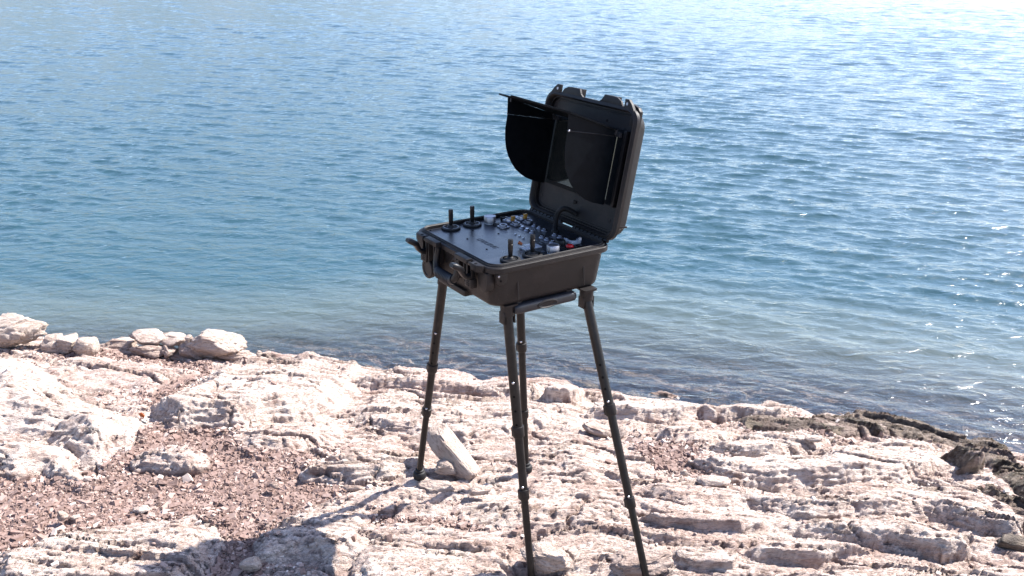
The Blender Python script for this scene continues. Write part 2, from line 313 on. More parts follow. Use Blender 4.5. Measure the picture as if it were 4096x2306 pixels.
def rock_mat(name, use_attr=True, tone0=0.2, wet0=0.0, tan=0.0):
    m, nt, b = new_mat(name); L = nt.links
    geo = N(nt, 'ShaderNodeNewGeometry'); tc = N(nt, 'ShaderNodeTexCoord')
    pos = geo.outputs['Position'] if use_attr else tc.outputs['Object']
    mp = N(nt, 'ShaderNodeMapping'); mp.inputs['Scale'].default_value = (9, 22, 34); L.new(pos, mp.inputs[0])
    n1 = N(nt, 'ShaderNodeTexNoise', Scale=1.0, Detail=8.0, Roughness=0.62); L.new(mp.outputs[0], n1.inputs['Vector'])
    n2 = N(nt, 'ShaderNodeTexNoise', Scale=3.2, Detail=6.0, Roughness=0.6); L.new(pos, n2.inputs['Vector'])
    n3 = N(nt, 'ShaderNodeTexNoise', Scale=130.0, Detail=5.0, Roughness=0.7); L.new(pos, n3.inputs['Vector'])
    mp2 = N(nt, 'ShaderNodeMapping'); mp2.inputs['Scale'].default_value = (30, 80, 160); L.new(pos, mp2.inputs[0])
    n4 = N(nt, 'ShaderNodeTexNoise', Scale=1.0, Detail=6.0, Roughness=0.65); L.new(mp2.outputs[0], n4.inputs['Vector'])
    mp3 = N(nt, 'ShaderNodeMapping'); mp3.inputs['Scale'].default_value = (85, 210, 420); L.new(pos, mp3.inputs[0])
    n5 = N(nt, 'ShaderNodeTexNoise', Scale=1.0, Detail=4.0, Roughness=0.6); L.new(mp3.outputs[0], n5.inputs['Vector'])
    cream = mixc(nt, ramp(nt, n1.outputs[0], [(0.35, 0), (0.68, 1)]), (0.57, 0.44, 0.37), (0.80, 0.70, 0.61))
    pink = mixc(nt, ramp(nt, n1.outputs[0], [(0.33, 0), (0.66, 1)]), (0.32, 0.205, 0.165), (0.62, 0.48, 0.415))
    if use_attr:
        at = N(nt, 'ShaderNodeAttribute', attribute_name='tone'); tone = at.outputs['Fac']
        aw = N(nt, 'ShaderNodeAttribute', attribute_name='wet'); wet = aw.outputs['Fac']
        ag = N(nt, 'ShaderNodeAttribute', attribute_name='soil_and_pits'); soil_and_pits = ag.outputs['Fac']
    else:
        v = N(nt, 'ShaderNodeValue'); v.outputs[0].default_value = tone0; tone = v.outputs[0]
        v = N(nt, 'ShaderNodeValue'); v.outputs[0].default_value = wet0; wet = v.outputs[0]
        v = N(nt, 'ShaderNodeValue'); v.outputs[0].default_value = 0; soil_and_pits = v.outputs[0]
    ma = N(nt, 'ShaderNodeMath', operation='MULTIPLY_ADD'); ma.inputs[1].default_value = 1.1; L.new(n2.outputs[0], ma.inputs[0])
    sb = N(nt, 'ShaderNodeMath', operation='SUBTRACT'); sb.inputs[1].default_value = 0.50; L.new(tone, sb.inputs[0]); L.new(sb.outputs[0], ma.inputs[2]); ma.use_clamp = True
    c = mixc(nt, ma.outputs[0], cream, pink)
    if tan: c = mixc(nt, tan, c, mixc(nt, n1.outputs[0], (0.30, 0.215, 0.16), (0.52, 0.42, 0.33)))
    # rusty and grey weathering stains
    st = ramp(nt, n4.outputs[0], [(0.36, 1), (0.47, 0)])
    stm = N(nt, 'ShaderNodeMath', operation='MULTIPLY'); L.new(st, stm.inputs[0]); stm.inputs[1].default_value = 0.55
    c = mixc(nt, stm.outputs[0], c, (0.17, 0.105, 0.085))
    c = mixc(nt, ramp(nt, n5.outputs[0], [(0.32, 0.45), (0.40, 0)]), c, (0.15, 0.10, 0.085))
    c = mixc(nt, ramp(nt, n3.outputs[0], [(0.58, 0), (0.75, 0.35)]), c, (0.30, 0.25, 0.23))
    c = mixc(nt, soil_and_pits, c, mixc(nt, n3.outputs[0], (0.13, 0.078, 0.062), (0.30, 0.19, 0.155)))  # earth of the gravel beds, plus grime and shade coloured into pits and cracks
    wr = N(nt, 'ShaderNodeMath', operation='MULTIPLY'); L.new(wet, wr.inputs[0]); wr.inputs[1].default_value = 0.92; wr.use_clamp = True
    c = mixc(nt, wr.outputs[0], c, mixc(nt, ramp(nt, n1.outputs[0], [(0.42, 0), (0.62, 1)]), (0.045, 0.035, 0.025), (0.21, 0.165, 0.12)))
    L.new(c, b.inputs['Base Color'])
    rr = N(nt, 'ShaderNodeMath', operation='MULTIPLY_ADD'); L.new(wet, rr.inputs[0]); rr.inputs[1].default_value = -0.25; rr.inputs[2].default_value = 0.85
    L.new(rr.outputs[0], b.inputs['Roughness']); b.inputs['Specular IOR Level'].default_value = 0.25
    # relief
    ad = N(nt, 'ShaderNodeMath', operation='MULTIPLY_ADD'); L.new(n4.outputs[0], ad.inputs[0]); ad.inputs[1].default_value = 1.6; L.new(n1.outputs[0], ad.inputs[2])
    ad2 = N(nt, 'ShaderNodeMath', operation='MULTIPLY_ADD'); L.new(n3.outputs[0], ad2.inputs[0]); ad2.inputs[1].default_value = 0.35; L.new(ad.outputs[0], ad2.inputs[2])
    ad3 = N(nt, 'ShaderNodeMath', operation='MULTIPLY_ADD'); L.new(n5.outputs[0], ad3.inputs[0]); ad3.inputs[1].default_value = 1.1; L.new(ad2.outputs[0], ad3.inputs[2])
    bp = N(nt, 'ShaderNodeBump', Strength=1.0, Distance=0.0105); L.new(ad3.outputs[0], bp.inputs['Height']); L.new(bp.outputs[0], b.inputs['Normal'])
    return m

M_ROCK = rock_mat('shelf_limestone')
M_BOULD = {}
def boulder_mat(tone, wet=0.0):
    k = (round(tone, 1), round(wet, 1))
    if k not in M_BOULD: M_BOULD[k] = rock_mat('boulder_limestone_%d_%d' % (k[0] * 10, k[1] * 10), False, k[0], k[1], .35)
    return M_BOULD[k]

def chip_mat():
    m, nt, b = new_mat('red_shale'); L = nt.links
    at = N(nt, 'ShaderNodeAttribute', attribute_name='tone')
    geo = N(nt, 'ShaderNodeNewGeometry')
    n = N(nt, 'ShaderNodeTexNoise', Scale=120.0, Detail=4.0); L.new(geo.outputs['Position'], n.inputs['Vector'])
    c = ramp(nt, at.outputs['Fac'], [(0.0, (0.085, 0.052, 0.042)), (0.4, (0.20, 0.130, 0.106)), (0.75, (0.36, 0.27, 0.23)), (1.0, (0.66, 0.58, 0.50))])
    c = mixc(nt, ramp(nt, n.outputs[0], [(0.4, 0.0), (0.7, 0.35)]), c, (0.42, 0.31, 0.27))
    L.new(c, b.inputs['Base Color']); b.inputs['Roughness'].default_value = 0.8; b.inputs['Specular IOR Level'].default_value = 0.25
    bp = N(nt, 'ShaderNodeBump', Strength=0.5, Distance=0.002); L.new(n.outputs[0], bp.inputs['Height']); L.new(bp.outputs[0], b.inputs['Normal'])
    return m
M_CHIP = chip_mat()

def flat_mat(name, col, rough=0.5, metal=0.0, spec=0.5, bump=0.0, bscale=900.0, trans=0.0, coat=0.0):
    m, nt, b = new_mat(name); L = nt.links
    tc = N(nt, 'ShaderNodeTexCoord')
    n = N(nt, 'ShaderNodeTexNoise', Scale=38.0, Detail=6.0, Roughness=0.65); L.new(tc.outputs['Object'], n.inputs['Vector'])
    c = mixc(nt, ramp(nt, n.outputs[0], [(0.35, 0), (0.75, 1)]), tuple(x * 0.85 for x in col), tuple(min(1, x * 1.18 + 0.002) for x in col))
    if name in ('grained_black_plastic', 'black_anodised_tube', 'charcoal_panel', 'black_rubber'):
        # a film of pale dust and a few scuffs
        d1 = N(nt, 'ShaderNodeTexNoise', Scale=11.0, Detail=7.0, Roughness=0.7); L.new(tc.outputs['Object'], d1.inputs['Vector'])
        c = mixc(nt, ramp(nt, d1.outputs[0], [(0.48, 0), (0.75, 0.10)]), c, (0.13, 0.105, 0.09))
        d2 = N(nt, 'ShaderNodeTexNoise', Scale=300.0, Detail=2.0); L.new(tc.outputs['Object'], d2.inputs['Vector'])
        c = mixc(nt, ramp(nt, d2.outputs[0], [(0.68, 0), (0.76, 0.22)]), c, (0.16, 0.14, 0.125))
    L.new(c, b.inputs['Base Color'])
    r = N(nt, 'ShaderNodeMath', operation='MULTIPLY_ADD'); L.new(n.outputs[0], r.inputs[0]); r.inputs[1].default_value = 0.18; r.inputs[2].default_value = max(0.02, rough - 0.09)
    L.new(r.outputs[0], b.inputs['Roughness'])
    b.inputs['Metallic'].default_value = metal; b.inputs['Specular IOR Level'].default_value = spec
    b.inputs['Transmission Weight'].default_value = trans; b.inputs['Coat Weight'].default_value = coat
    if bump:
        g = N(nt, 'ShaderNodeTexNoise', Scale=bscale, Detail=2.0); L.new(tc.outputs['Object'], g.inputs['Vector'])
        bp = N(nt, 'ShaderNodeBump', Strength=bump, Distance=0.0006); L.new(g.outputs[0], bp.inputs['Height']); L.new(bp.outputs[0], b.inputs['Normal'])
    return m
M_SHELL = flat_mat('grained_black_plastic', (0.0085, 0.0070, 0.0070), 0.5, spec=0.24, bump=0.6)
M_SMOOTH = flat_mat('smooth_black_plastic', (0.006, 0.006, 0.007), 0.38, spec=0.25)
M_RUBBER = flat_mat('black_rubber', (0.006, 0.006, 0.007), 0.6, spec=0.3)
M_GRIP = flat_mat('blue_black_rubber', (0.008, 0.010, 0.014), 0.5, spec=0.4)
M_PANEL = flat_mat('black_anodised_panel', (0.005, 0.007, 0.013), 0.30, spec=0.65, bump=0.25, bscale=1500)
M_HOOD = flat_mat('matt_black_sheet', (0.0016, 0.0032, 0.0052), 0.48, spec=0.06, bump=0.2)
M_LIDP = flat_mat('charcoal_panel', (0.006, 0.006, 0.008), 0.5, spec=0.2, bump=0.5)
M_METAL = flat_mat('brushed_aluminium', (0.30, 0.31, 0.35), 0.42, metal=1.0)
M_CHROME = flat_mat('polished_steel', (0.42, 0.43, 0.47), 0.25, metal=1.0)
M_TUBE = flat_mat('black_anodised_tube', (0.006, 0.0055, 0.0055), 0.36, spec=0.24)
M_ORANGE = flat_mat('orange_plastic', (0.30, 0.07, 0.012), 0.5)
M_AMBER = flat_mat('amber_plastic', (0.36, 0.18, 0.03), 0.5)
M_RED = flat_mat('red_plastic', (0.45, 0.01, 0.012), 0.25)
M_CLEAR = flat_mat('frosted_clear_plastic', (0.55, 0.58, 0.62), 0.2, trans=0.35)
M_PRINT = flat_mat('grey_panel_print', (0.16, 0.17, 0.19), 0.5)
M_LOGO = flat_mat('gloss_black_print', (0.006, 0.007, 0.010), 0.40, spec=0.55)
M_SCREEN = flat_mat('dark_screen_glass', (0.01, 0.012, 0.012), 0.08, spec=0.6)
M_HOLE = flat_mat('black_hole', (0.003, 0.003, 0.003), 0.9, spec=0.1)

def water_mat():
    m = bpy.data.materials.new('lake_water'); m.use_nodes = True; nt = m.node_tree; nt.nodes.clear(); L = nt.links
    out = N(nt, 'ShaderNodeOutputMaterial'); geo = N(nt, 'ShaderNodeNewGeometry')
    mp = N(nt, 'ShaderNodeMapping'); mp.inputs['Scale'].default_value = (7, 15, 1); mp.inputs['Rotation'].default_value = (0, 0, R(-8)); L.new(geo.outputs['Position'], mp.inputs[0])
    n = N(nt, 'ShaderNodeTexNoise', Scale=1.0, Detail=5.0, Roughness=0.55, Distortion=0.6); L.new(mp.outputs[0], n.inputs['Vector'])
    bp = N(nt, 'ShaderNodeBump', Strength=1.0, Distance=0.015); L.new(n.outputs[0], bp.inputs['Height'])
    fr = N(nt, 'ShaderNodeFresnel', IOR=1.6); L.new(bp.outputs[0], fr.inputs['Normal'])
    gl = N(nt, 'ShaderNodeBsdfGlossy', Roughness=0.085); gl.inputs['Color'].default_value = (1, 1, 1, 1); L.new(bp.outputs[0], gl.inputs['Normal'])
    df = N(nt, 'ShaderNodeBsdfDiffuse'); L.new(bp.outputs[0], df.inputs['Normal'])
    # depth of the bed below the surface, from the same profile the bed follows: metres out from the shoreline, then metres down
    sx = N(nt, 'ShaderNodeSeparateXYZ'); L.new(geo.outputs['Position'], sx.inputs[0])
    def mth(op, a_, b_=0.0, c_=0.0):
        n_ = N(nt, 'ShaderNodeMath', operation=op)
        for k_, v_ in enumerate((a_, b_, c_)):
            if isinstance(v_, bpy.types.NodeSocket): L.new(v_, n_.inputs[k_])
            else: n_.inputs[k_].default_value = v_
        return n_.outputs[0]
    shore = mth('MULTIPLY_ADD', mth('MULTIPLY', sx.outputs[0], sx.outputs[0]), -.035, mth('MULTIPLY_ADD', sx.outputs[0], -.20, 4.28))
    outm = mth('SUBTRACT', sx.outputs[1], shore)
    side_ = mth('MINIMUM', mth('MAXIMUM', mth('MULTIPLY_ADD', sx.outputs[0], -1.3, .9), 1.5), 3.2)
    depth_ = mth('MULTIPLY', side_, mth('MAXIMUM', mth('MULTIPLY_ADD', mth('MULTIPLY', outm, mth('MAXIMUM', outm, 0.0)), .095, mth('MULTIPLY_ADD', outm, .11, 0.04)), 0.0))
    n2 = N(nt, 'ShaderNodeTexNoise', Scale=0.35, Detail=2.0); L.new(geo.outputs['Position'], n2.inputs['Vector'])
    deep = mixc(nt, n2.outputs[0], (0.016, 0.050, 0.060), (0.020, 0.058, 0.066))
    dm = N(nt, 'ShaderNodeMapRange'); dm.inputs['From Min'].default_value = 0.25; dm.inputs['From Max'].default_value = 1.0; L.new(depth_, dm.inputs['Value'])
    c = mixc(nt, dm.outputs[0], (0.074, 0.092, 0.078), deep)
    L.new(c, df.inputs['Color'])
    tr = N(nt, 'ShaderNodeBsdfTransparent'); tr.inputs['Color'].default_value = (0.90, 0.93, 0.90, 1)
    ex = N(nt, 'ShaderNodeMapRange', interpolation_type='SMOOTHSTEP'); ex.inputs['From Min'].default_value = 0.02; ex.inputs['From Max'].default_value = 0.50
    ex.inputs['To Min'].default_value = 0.03; ex.inputs['To Max'].default_value = 1.0; L.new(depth_, ex.inputs['Value'])
    m1 = N(nt, 'ShaderNodeMixShader'); L.new(ex.outputs[0], m1.inputs[0]); L.new(tr.outputs[0], m1.inputs[1]); L.new(df.outputs[0], m1.inputs[2])
    m2 = N(nt, 'ShaderNodeMixShader'); L.new(fr.outputs[0], m2.inputs[0]); L.new(m1.outputs[0], m2.inputs[1]); L.new(gl.outputs[0], m2.inputs[2])
    L.new(m2.outputs[0], out.inputs[0]); return m
M_WATER = water_mat()

# ------------------------------------------------------------------ shelf, slabs
def axis(fine_a, fine_b, step, mid_a, mid_b, step2, lo, hi):
    a = np.arange(fine_a, fine_b, step)
    l = np.arange(fine_a - step2, mid_a, -step2)[::-1]; r_ = np.arange(fine_b, mid_b, step2)
    def grow(start, end, st):
        out = []; x = start; s = st
        while (x < end if end > start else x > end):
            s *= 1.16; x += s if end > start else -s; out.append(x)
        return np.array(out)
    rr = grow(r_[-1] if len(r_) else a[-1], hi, step2); ll = grow(l[0] if len(l) else a[0], lo, step2)[::-1]
    return np.concatenate([ll, l, a, r_, rr])
gx = axis(-1.65, 1.75, 0.0058, -3.0, 3.0, 0.0085, -45, 45)
gy = axis(2.02, 3.3, 0.0052, 1.75, 5.1, 0.0075, -20, 60)
X, Y = np.meshgrid(gx, gy)
Z, LAB, TONE, WET, GM = surface(X, Y, True)
nx, ny = len(gx), len(gy)
# small sideways push so that lips overhang and outlines are not a regular grid
jit = 0.0018
fine = sst(5.2, 4.6, Y) * sst(3.1, 2.8, np.abs(X))
X2 = X + fine * jit * 1.5 * perlin(X * 60, Y * 60, 51); Y2 = Y + fine * jit * 1.5 * perlin(X * 60 + 9, Y * 60, 52) - fine * 0.34 * np.clip(Z - zbase(X, Y), 0, 0.14)
idx = np.arange(nx * ny).reshape(ny, nx)
gyz = np.gradient(Z, gy, axis=0); gxz = np.gradient(Z, gx, axis=1); gl_ = np.hypot(gxz, gyz) + 1e-6
sz = Z * 1.0 + .012 * fbm(X * 5, Y * 5, 3, 61)
push = (perlin(sz * 80, X * 3, 62) * .007 + perlin(sz * 190, X * 8, 63) * .003) * sst(.35, 1.2, gl_) * fine
X2 = X2 + push * gxz / gl_; Y2 = Y2 + push * gyz / gl_
Q = np.stack([idx[:-1, :-1], idx[:-1, 1:], idx[1:, 1:], idx[1:, :-1]], -1).reshape(-1, 4)
QL = LAB[:-1, :-1].reshape(-1)
CO = np.stack([X2.ravel(), Y2.ravel(), Z.ravel()], -1)
AT = dict(tone=TONE.ravel(), wet=WET.ravel(), soil_and_pits=GM.ravel())
def submesh(name, q, skirt=0.0):
    used = np.unique(q); mp_ = np.full(len(CO), -1, np.int64); mp_[used] = np.arange(len(used))
    co = CO[used]; qq = mp_[q]; at = {k: v[used] for k, v in AT.items()}
    if skirt:
        e = np.concatenate([qq[:, [0, 1]], qq[:, [1, 2]], qq[:, [2, 3]], qq[:, [3, 0]]])
        key = np.minimum(e[:, 0], e[:, 1]) * (len(co) + 1) + np.maximum(e[:, 0], e[:, 1])
        u_, first, cnt = np.unique(key, return_index=True, return_counts=True)
        be = e[first[cnt == 1]]
        n0 = len(co); m_ = len(be)
        top = co[be.ravel()]; bot = top - np.array([0, 0, skirt])
        co = np.concatenate([co, top, bot])
        i = np.arange(m_) * 2 + n0; j = i + 2 * m_
        sk = np.stack([i + 1, i, j, j + 1], -1)
        qq = np.concatenate([qq, sk]); at = {k: np.concatenate([v, v[be.ravel()], v[be.ravel()]]) for k, v in at.items()}
    return np_mesh(name, co, quads=qq, attrs=at)
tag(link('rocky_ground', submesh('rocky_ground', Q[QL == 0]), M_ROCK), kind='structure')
for k, (s, P) in enumerate(SLP):
    m = QL == k + 1
    if m.sum() < 30: continue
    P = np.array(P); c = P.mean(0)
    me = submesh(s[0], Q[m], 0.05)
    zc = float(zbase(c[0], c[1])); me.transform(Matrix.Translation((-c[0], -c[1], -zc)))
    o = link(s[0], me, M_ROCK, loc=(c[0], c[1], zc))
    tag(o, s[1], {'limestone_outcrop': 'rock outcrop', 'limestone_slab': 'rock slab', 'limestone_ledge': 'rock ledge', 'wet_ledge': 'rock ledge', 'shaded_block': 'rock block', 'wet_block': 'rock block'}[s[0]], 'slabs and ledges of the limestone shelf', 'thing')
print('terrain', time.time() - T0)

# ------------------------------------------------------------------ lake
def lake():
    ys = [3.0]
    while ys[-1] < 60: ys.append(ys[-1] + 0.0105 * (ys[-1] / 4.0) ** 0.95)
    ys = np.array(ys)
    far = [ys[-1]]
    while far[-1] < 6000: far.append(far[-1] * 1.12)
    ys = np.concatenate([ys, far[1:]])
    t = np.linspace(-0.72, 0.72, 560); ext = 0.72 * 1.25 ** np.arange(1, 14)
    t = np.concatenate([-ext[::-1], t, ext])
    T, Yg = np.meshgrid(t, ys); Xg = T * (Yg + 0.4)
    rng = np.random.RandomState(7)
    dz = np.zeros(Xg.shape); dx = np.zeros(Xg.shape); dy = np.zeros(Xg.shape)
    depth = ZW - zbase(Xg, Yg)
    damp = sst(-0.05, 0.6, depth) * 0.5 + 0.5
    pitch_y = 0.0105 * (Yg / 4.0) ** 0.95; pitch_x = (Yg + .4) * (1.44 / 560)
    gust = 0.75 + 0.5 * fbm(Xg * 0.25, Yg * 0.12, 3, 77)
    for lo, hi, n, slope, spread, mean in ((0.55, 1.3, 10, 0.030, 0.4, -1.75), (0.24, 0.55, 18, 0.085, 0.36, -1.92), (0.13, 0.25, 28, 0.145, 0.40, -1.87), (0.06, 0.13, 30, 0.11, 0.8, -1.5)):
        for k in range(n):
            lam = lo * (hi / lo) ** rng.rand(); th = mean + spread * rng.randn() * 0.75
            kk = 2 * math.pi / lam; kx, ky = kk * math.cos(th), kk * math.sin(th)
            a = slope / kk * math.sqrt(2.0 / n); ph = rng.rand() * 6.283
            fade = np.clip((lam / np.maximum(pitch_y * abs(math.sin(th)), pitch_x * abs(math.cos(th))) - 2.2) / 2.5, 0, 1)
            p = kx * Xg + ky * Yg + ph
            A = a * fade * damp * gust
            dz += A * np.sin(p); c = A * np.cos(p) * 0.85
            dx += c * math.cos(th); dy += c * math.sin(th)
    Zg = ZW + dz
    co = np.stack([(Xg + dx).ravel(), (Yg + dy).ravel(), Zg.ravel()], -1)
    n0, n1 = Xg.shape; idx = np.arange(n0 * n1).reshape(n0, n1)
    q = np.stack([idx[:-1, :-1], idx[:-1, 1:], idx[1:, 1:], idx[1:, :-1]], -1).reshape(-1, 4)
    me = np_mesh('lake_water', co, quads=q)
    print('lake verts', len(co))
    tag(link('lake_water', me, M_WATER), kind='structure')
lake()
def hills():
    gx_ = np.linspace(-1600, 500, 150); gy_ = np.linspace(420, 1500, 60)
    Xh, Yh = np.meshgrid(gx_, gy_)
    ridge = np.exp(-((Yh - 820 - .15 * Xh) / 240) ** 2) * (75 * sst(350, -450, Xh) + 22)
    Zh = ridge * (1 + .45 * fbm(Xh / 260, Yh / 260, 4, 91)) * sst(500, 380, Xh) * sst(420, 520, Yh) - 4
    i = np.arange(Xh.size).reshape(Xh.shape); q = np.stack([i[:-1, :-1], i[:-1, 1:], i[1:, 1:], i[1:, :-1]], -1).reshape(-1, 4)
    m, nt, b = new_mat('far_scrub'); geo = N(nt, 'ShaderNodeNewGeometry')
    n = N(nt, 'ShaderNodeTexNoise', Scale=0.03, Detail=8.0); nt.links.new(geo.outputs['Position'], n.inputs['Vector'])
    nt.links.new(mixc(nt, ramp(nt, n.outputs[0], [(0.4, 0), (0.6, 1)]), (0.045, 0.07, 0.05), (0.16, 0.15, 0.11)), b.inputs['Base Color']); b.inputs['Roughness'].default_value = .9
    tag(link('hills', np_mesh('hills', np.stack([Xh.ravel(), Yh.ravel(), Zh.ravel()], -1), quads=q), m), kind='structure')
hills()
print('lake', time.time() - T0)
# ------------------------------------------------------------------ mesh building for the console
class B:
    """collects shapes in a bmesh, in a local frame M, and links them as one mesh object"""
    def __init__(s, M=None): s.bm = bmesh.new(); s.M = M or Matrix()
    def _add(s, vs, fs):
        v = [s.bm.verts.new(s.M @ Vector(p)) for p in vs]
        for f in fs:
            try: s.bm.faces.new([v[i] for i in f])
            except ValueError: pass
        return v
    def box(s, c, d, bev=0.0, rot=None):
        hx, hy, hz = d[0] / 2, d[1] / 2, d[2] / 2
        Rm = rot or Matrix.Identity(3)
        t = bmesh.new()
        vs = [t.verts.new(Vector(c) + Rm @ Vector((a * hx, b_ * hy, e * hz))) for a in (-1, 1) for b_ in (-1, 1) for e in (-1, 1)]
        for f in ((0, 1, 3, 2), (4, 6, 7, 5), (0, 4, 5, 1), (2, 3, 7, 6), (0, 2, 6, 4), (1, 5, 7, 3)): t.faces.new([vs[i] for i in f])
        if bev: bmesh.ops.bevel(t, geom=t.edges[:], offset=bev, segments=2, affect='EDGES', profile=0.6)
        s._merge(t); return s
    def _merge(s, t):
        t.verts.index_update()
        s._add([v.co for v in t.verts], [[v.index for v in f.verts] for f in t.faces]); t.free()
    def loft(s, rings, cap0=True, cap1=True):
        n = len(rings[0]); vs = [p for r_ in rings for p in r_]; fs = []
        for k in range(len(rings) - 1):
            for i in range(n):
                j = (i + 1) % n; fs.append((k * n + i, k * n + j, (k + 1) * n + j, (k + 1) * n + i))
        if cap0: fs.append(tuple(range(n))[::-1])
        if cap1: fs.append(tuple((len(rings) - 1) * n + i for i in range(n)))
        s._add(vs, fs); return s
    def tube(s, pts, r, n=16, caps=True, flat=1.0):
        pts = [Vector(p) for p in pts]; rs = r if isinstance(r, (list, tuple)) else [r] * len(pts); rings = []
        prev = None
        for i, p in enumerate(pts):
            d = (pts[min(i + 1, len(pts) - 1)] - pts[max(i - 1, 0)])
            if d.length < 1e-9: d = (pts[-1] - pts[0])
            d.normalize()
            if prev is None: a = d.orthogonal().normalized()
            else: a = (prev - d * prev.dot(d)).normalized()
            prev = a; b_ = d.cross(a)
            rings.append([p + rs[i] * (math.cos(6.28318 * k / n) * a + math.sin(6.28318 * k / n) * b_ * flat) for k in range(n)])
        return s.loft(rings, caps, caps)
    def lathe(s, c, axis, prof, n=24):
        """prof: (distance along the axis, radius)"""
        c = Vector(c); ax = Vector(axis).normalized(); a = ax.orthogonal().normalized(); b_ = ax.cross(a)
        return s.loft([[c + ax * h + max(r_, 1e-5) * (math.cos(6.28318 * k / n) * a + math.sin(6.28318 * k / n) * b_) for k in range(n)] for h, r_ in prof])
    def prism(s, pts, ext, bev=0.0):
        """flat polygon pts (3D) pushed along the vector ext"""
        t = bmesh.new(); e = Vector(ext); n = len(pts)
        a = [t.verts.new(Vector(p)) for p in pts]; b_ = [t.verts.new(Vector(p) + e) for p in pts]
        t.faces.new(a[::-1]); t.faces.new(b_)
        for i in range(n): t.faces.new((a[i], a[(i + 1) % n], b_[(i + 1) % n], b_[i]))
        if bev: bmesh.ops.bevel(t, geom=t.edges[:], offset=bev, segments=2, affect='EDGES', profile=0.6)
        s._merge(t); return s
    def done(s, name, mat, parent, smooth=True, angle=35):
        bmesh.ops.recalc_face_normals(s.bm, faces=s.bm.faces[:])
        if smooth:
            for f in s.bm.faces: f.smooth = True
            for e in s.bm.edges:
                if len(e.link_faces) == 2 and e.calc_face_angle(0) > R(angle): e.smooth = False
        me = bpy.data.meshes.new(name); s.bm.to_mesh(me); s.bm.free()
        return link(name, me, mat, parent)

def rr(hx, hy, rad, z, n=7, cx=0, cy=0):
    out = []
    for sx, sy, a0 in ((1, 1, 0), (-1, 1, 90), (-1, -1, 180), (1, -1, 270)):
        for k in range(n):
            a = R(a0 + 90.0 * k / (n - 1)); out.append(Vector((cx + sx * (hx - rad) + rad * math.cos(a), cy + sy * (hy - rad) + rad * math.sin(a), z)))
    return out

# frame of the console: X along the latch side, Y from the latches to the hinge, origin on the ground below the middle of the panel
ANG = R(-56.3168)
root = bpy.data.objects.new('control_console', None); COL.objects.link(root)
root.location = (-0.00367, 2.56414, 0); root.rotation_euler = (0, 0, ANG)
tag(root, 'open black control case on four telescopic legs, with joysticks and a hooded screen', 'control console')
ZT = 0.97
MC = Matrix.Translation((0, 0, ZT))
# ---- lower shell
b = B(MC)
outer = [rr(.2035, .1905, .034, .0), rr(.2095, .1965, .036, -.0015), rr(.2105, .1975, .036, -.005), rr(.2165, .2035, .040, -.006), rr(.2180, .2050, .040, -.008),
         rr(.2180, .2050, .040, -.0205), rr(.2165, .2035, .040, -.0225), rr(.2085, .1955, .036, -.0235), rr(.2060, .1930, .036, -.026), rr(.1965, .1835, .036, -.112),
         rr(.1945, .1815, .036, -.120), rr(.1895, .1765, .034, -.1265), rr(.180, .168, .028, -.1295)]
b.loft(outer, cap0=False)
b.loft([rr(.2035, .1905, .034, .0), rr(.2020, .1890, .033, -.0015), rr(.2012, .1882, .033, -.016)], cap0=False, cap1=False)
shell = b.done('lower_shell', M_SHELL, root)
b = B(MC)                                                        # seal lying in the rim
b.loft([rr(.2070, .1940, .035, .0002), rr(.2055, .1925, .0345, .0022), rr(.2040, .1910, .034, .0002)], False, False).done('rim_seal', M_RUBBER, shell)
for (x0, x1) in ((-.182, -.131), (.137, .182)):                    # padlock ears on the front rim
    b = B(MC); pts = [(x0, -.2045, -.003), (x0, -.212, -.003), (x0 + (.012 if x0 < 0 else 0), -.2225, -.003), (x1 - (0 if x0 < 0 else .012), -.2225, -.003), (x1, -.212, -.003), (x1, -.2045, -.003)]
    b.prism(pts, (0, 0, -.020), .0015)
    e = b.done('padlock_ear', M_SHELL, shell)
    b = B(MC); cxh = x1 - .017 if x0 < 0 else x0 + .016
    b.lathe((cxh, -.2145, -.0028), (0, 0, 1), [(0, .0045), (.0004, .0045)], 14).done('ear_hole', M_HOLE, shell)
for (x0, x1) in ((-.118, -.052), (.052, .118)):                   # latch seats
    b = B(MC); b.box(((x0 + x1) / 2, -.2135, -.008), (x1 - x0, .018, .014), .002)
    for xx_ in (x0 + .004, x0 + .018, x1 - .018, x1 - .004): b.box((xx_, -.208, -.040), (.0055, .026, .060), .002)
    b.done('latch_seat', M_SHELL, shell)
# corner guards and lugs
b = B(MC)
gp = [(.150, -.207, -.022), (.196, -.207, -.022), (.1975, -.207, -.055), (.194, -.207, -.072), (.186, -.207, -.080), (.166, -.207, -.080), (.156, -.207, -.072), (.150, -.207, -.055)]
b.prism(gp, (0, .024, 0), .003).done('corner_guard', M_SHELL, shell)
b = B(MC)
gp = [(-.196, -.207, -.022), (-.150, -.207, -.022), (-.150, -.207, -.052), (-.158, -.207, -.062), (-.19, -.207, -.062), (-.196, -.207, -.05)]
b.prism(gp, (0, .024, 0), .003).done('corner_guard', M_SHELL, shell)
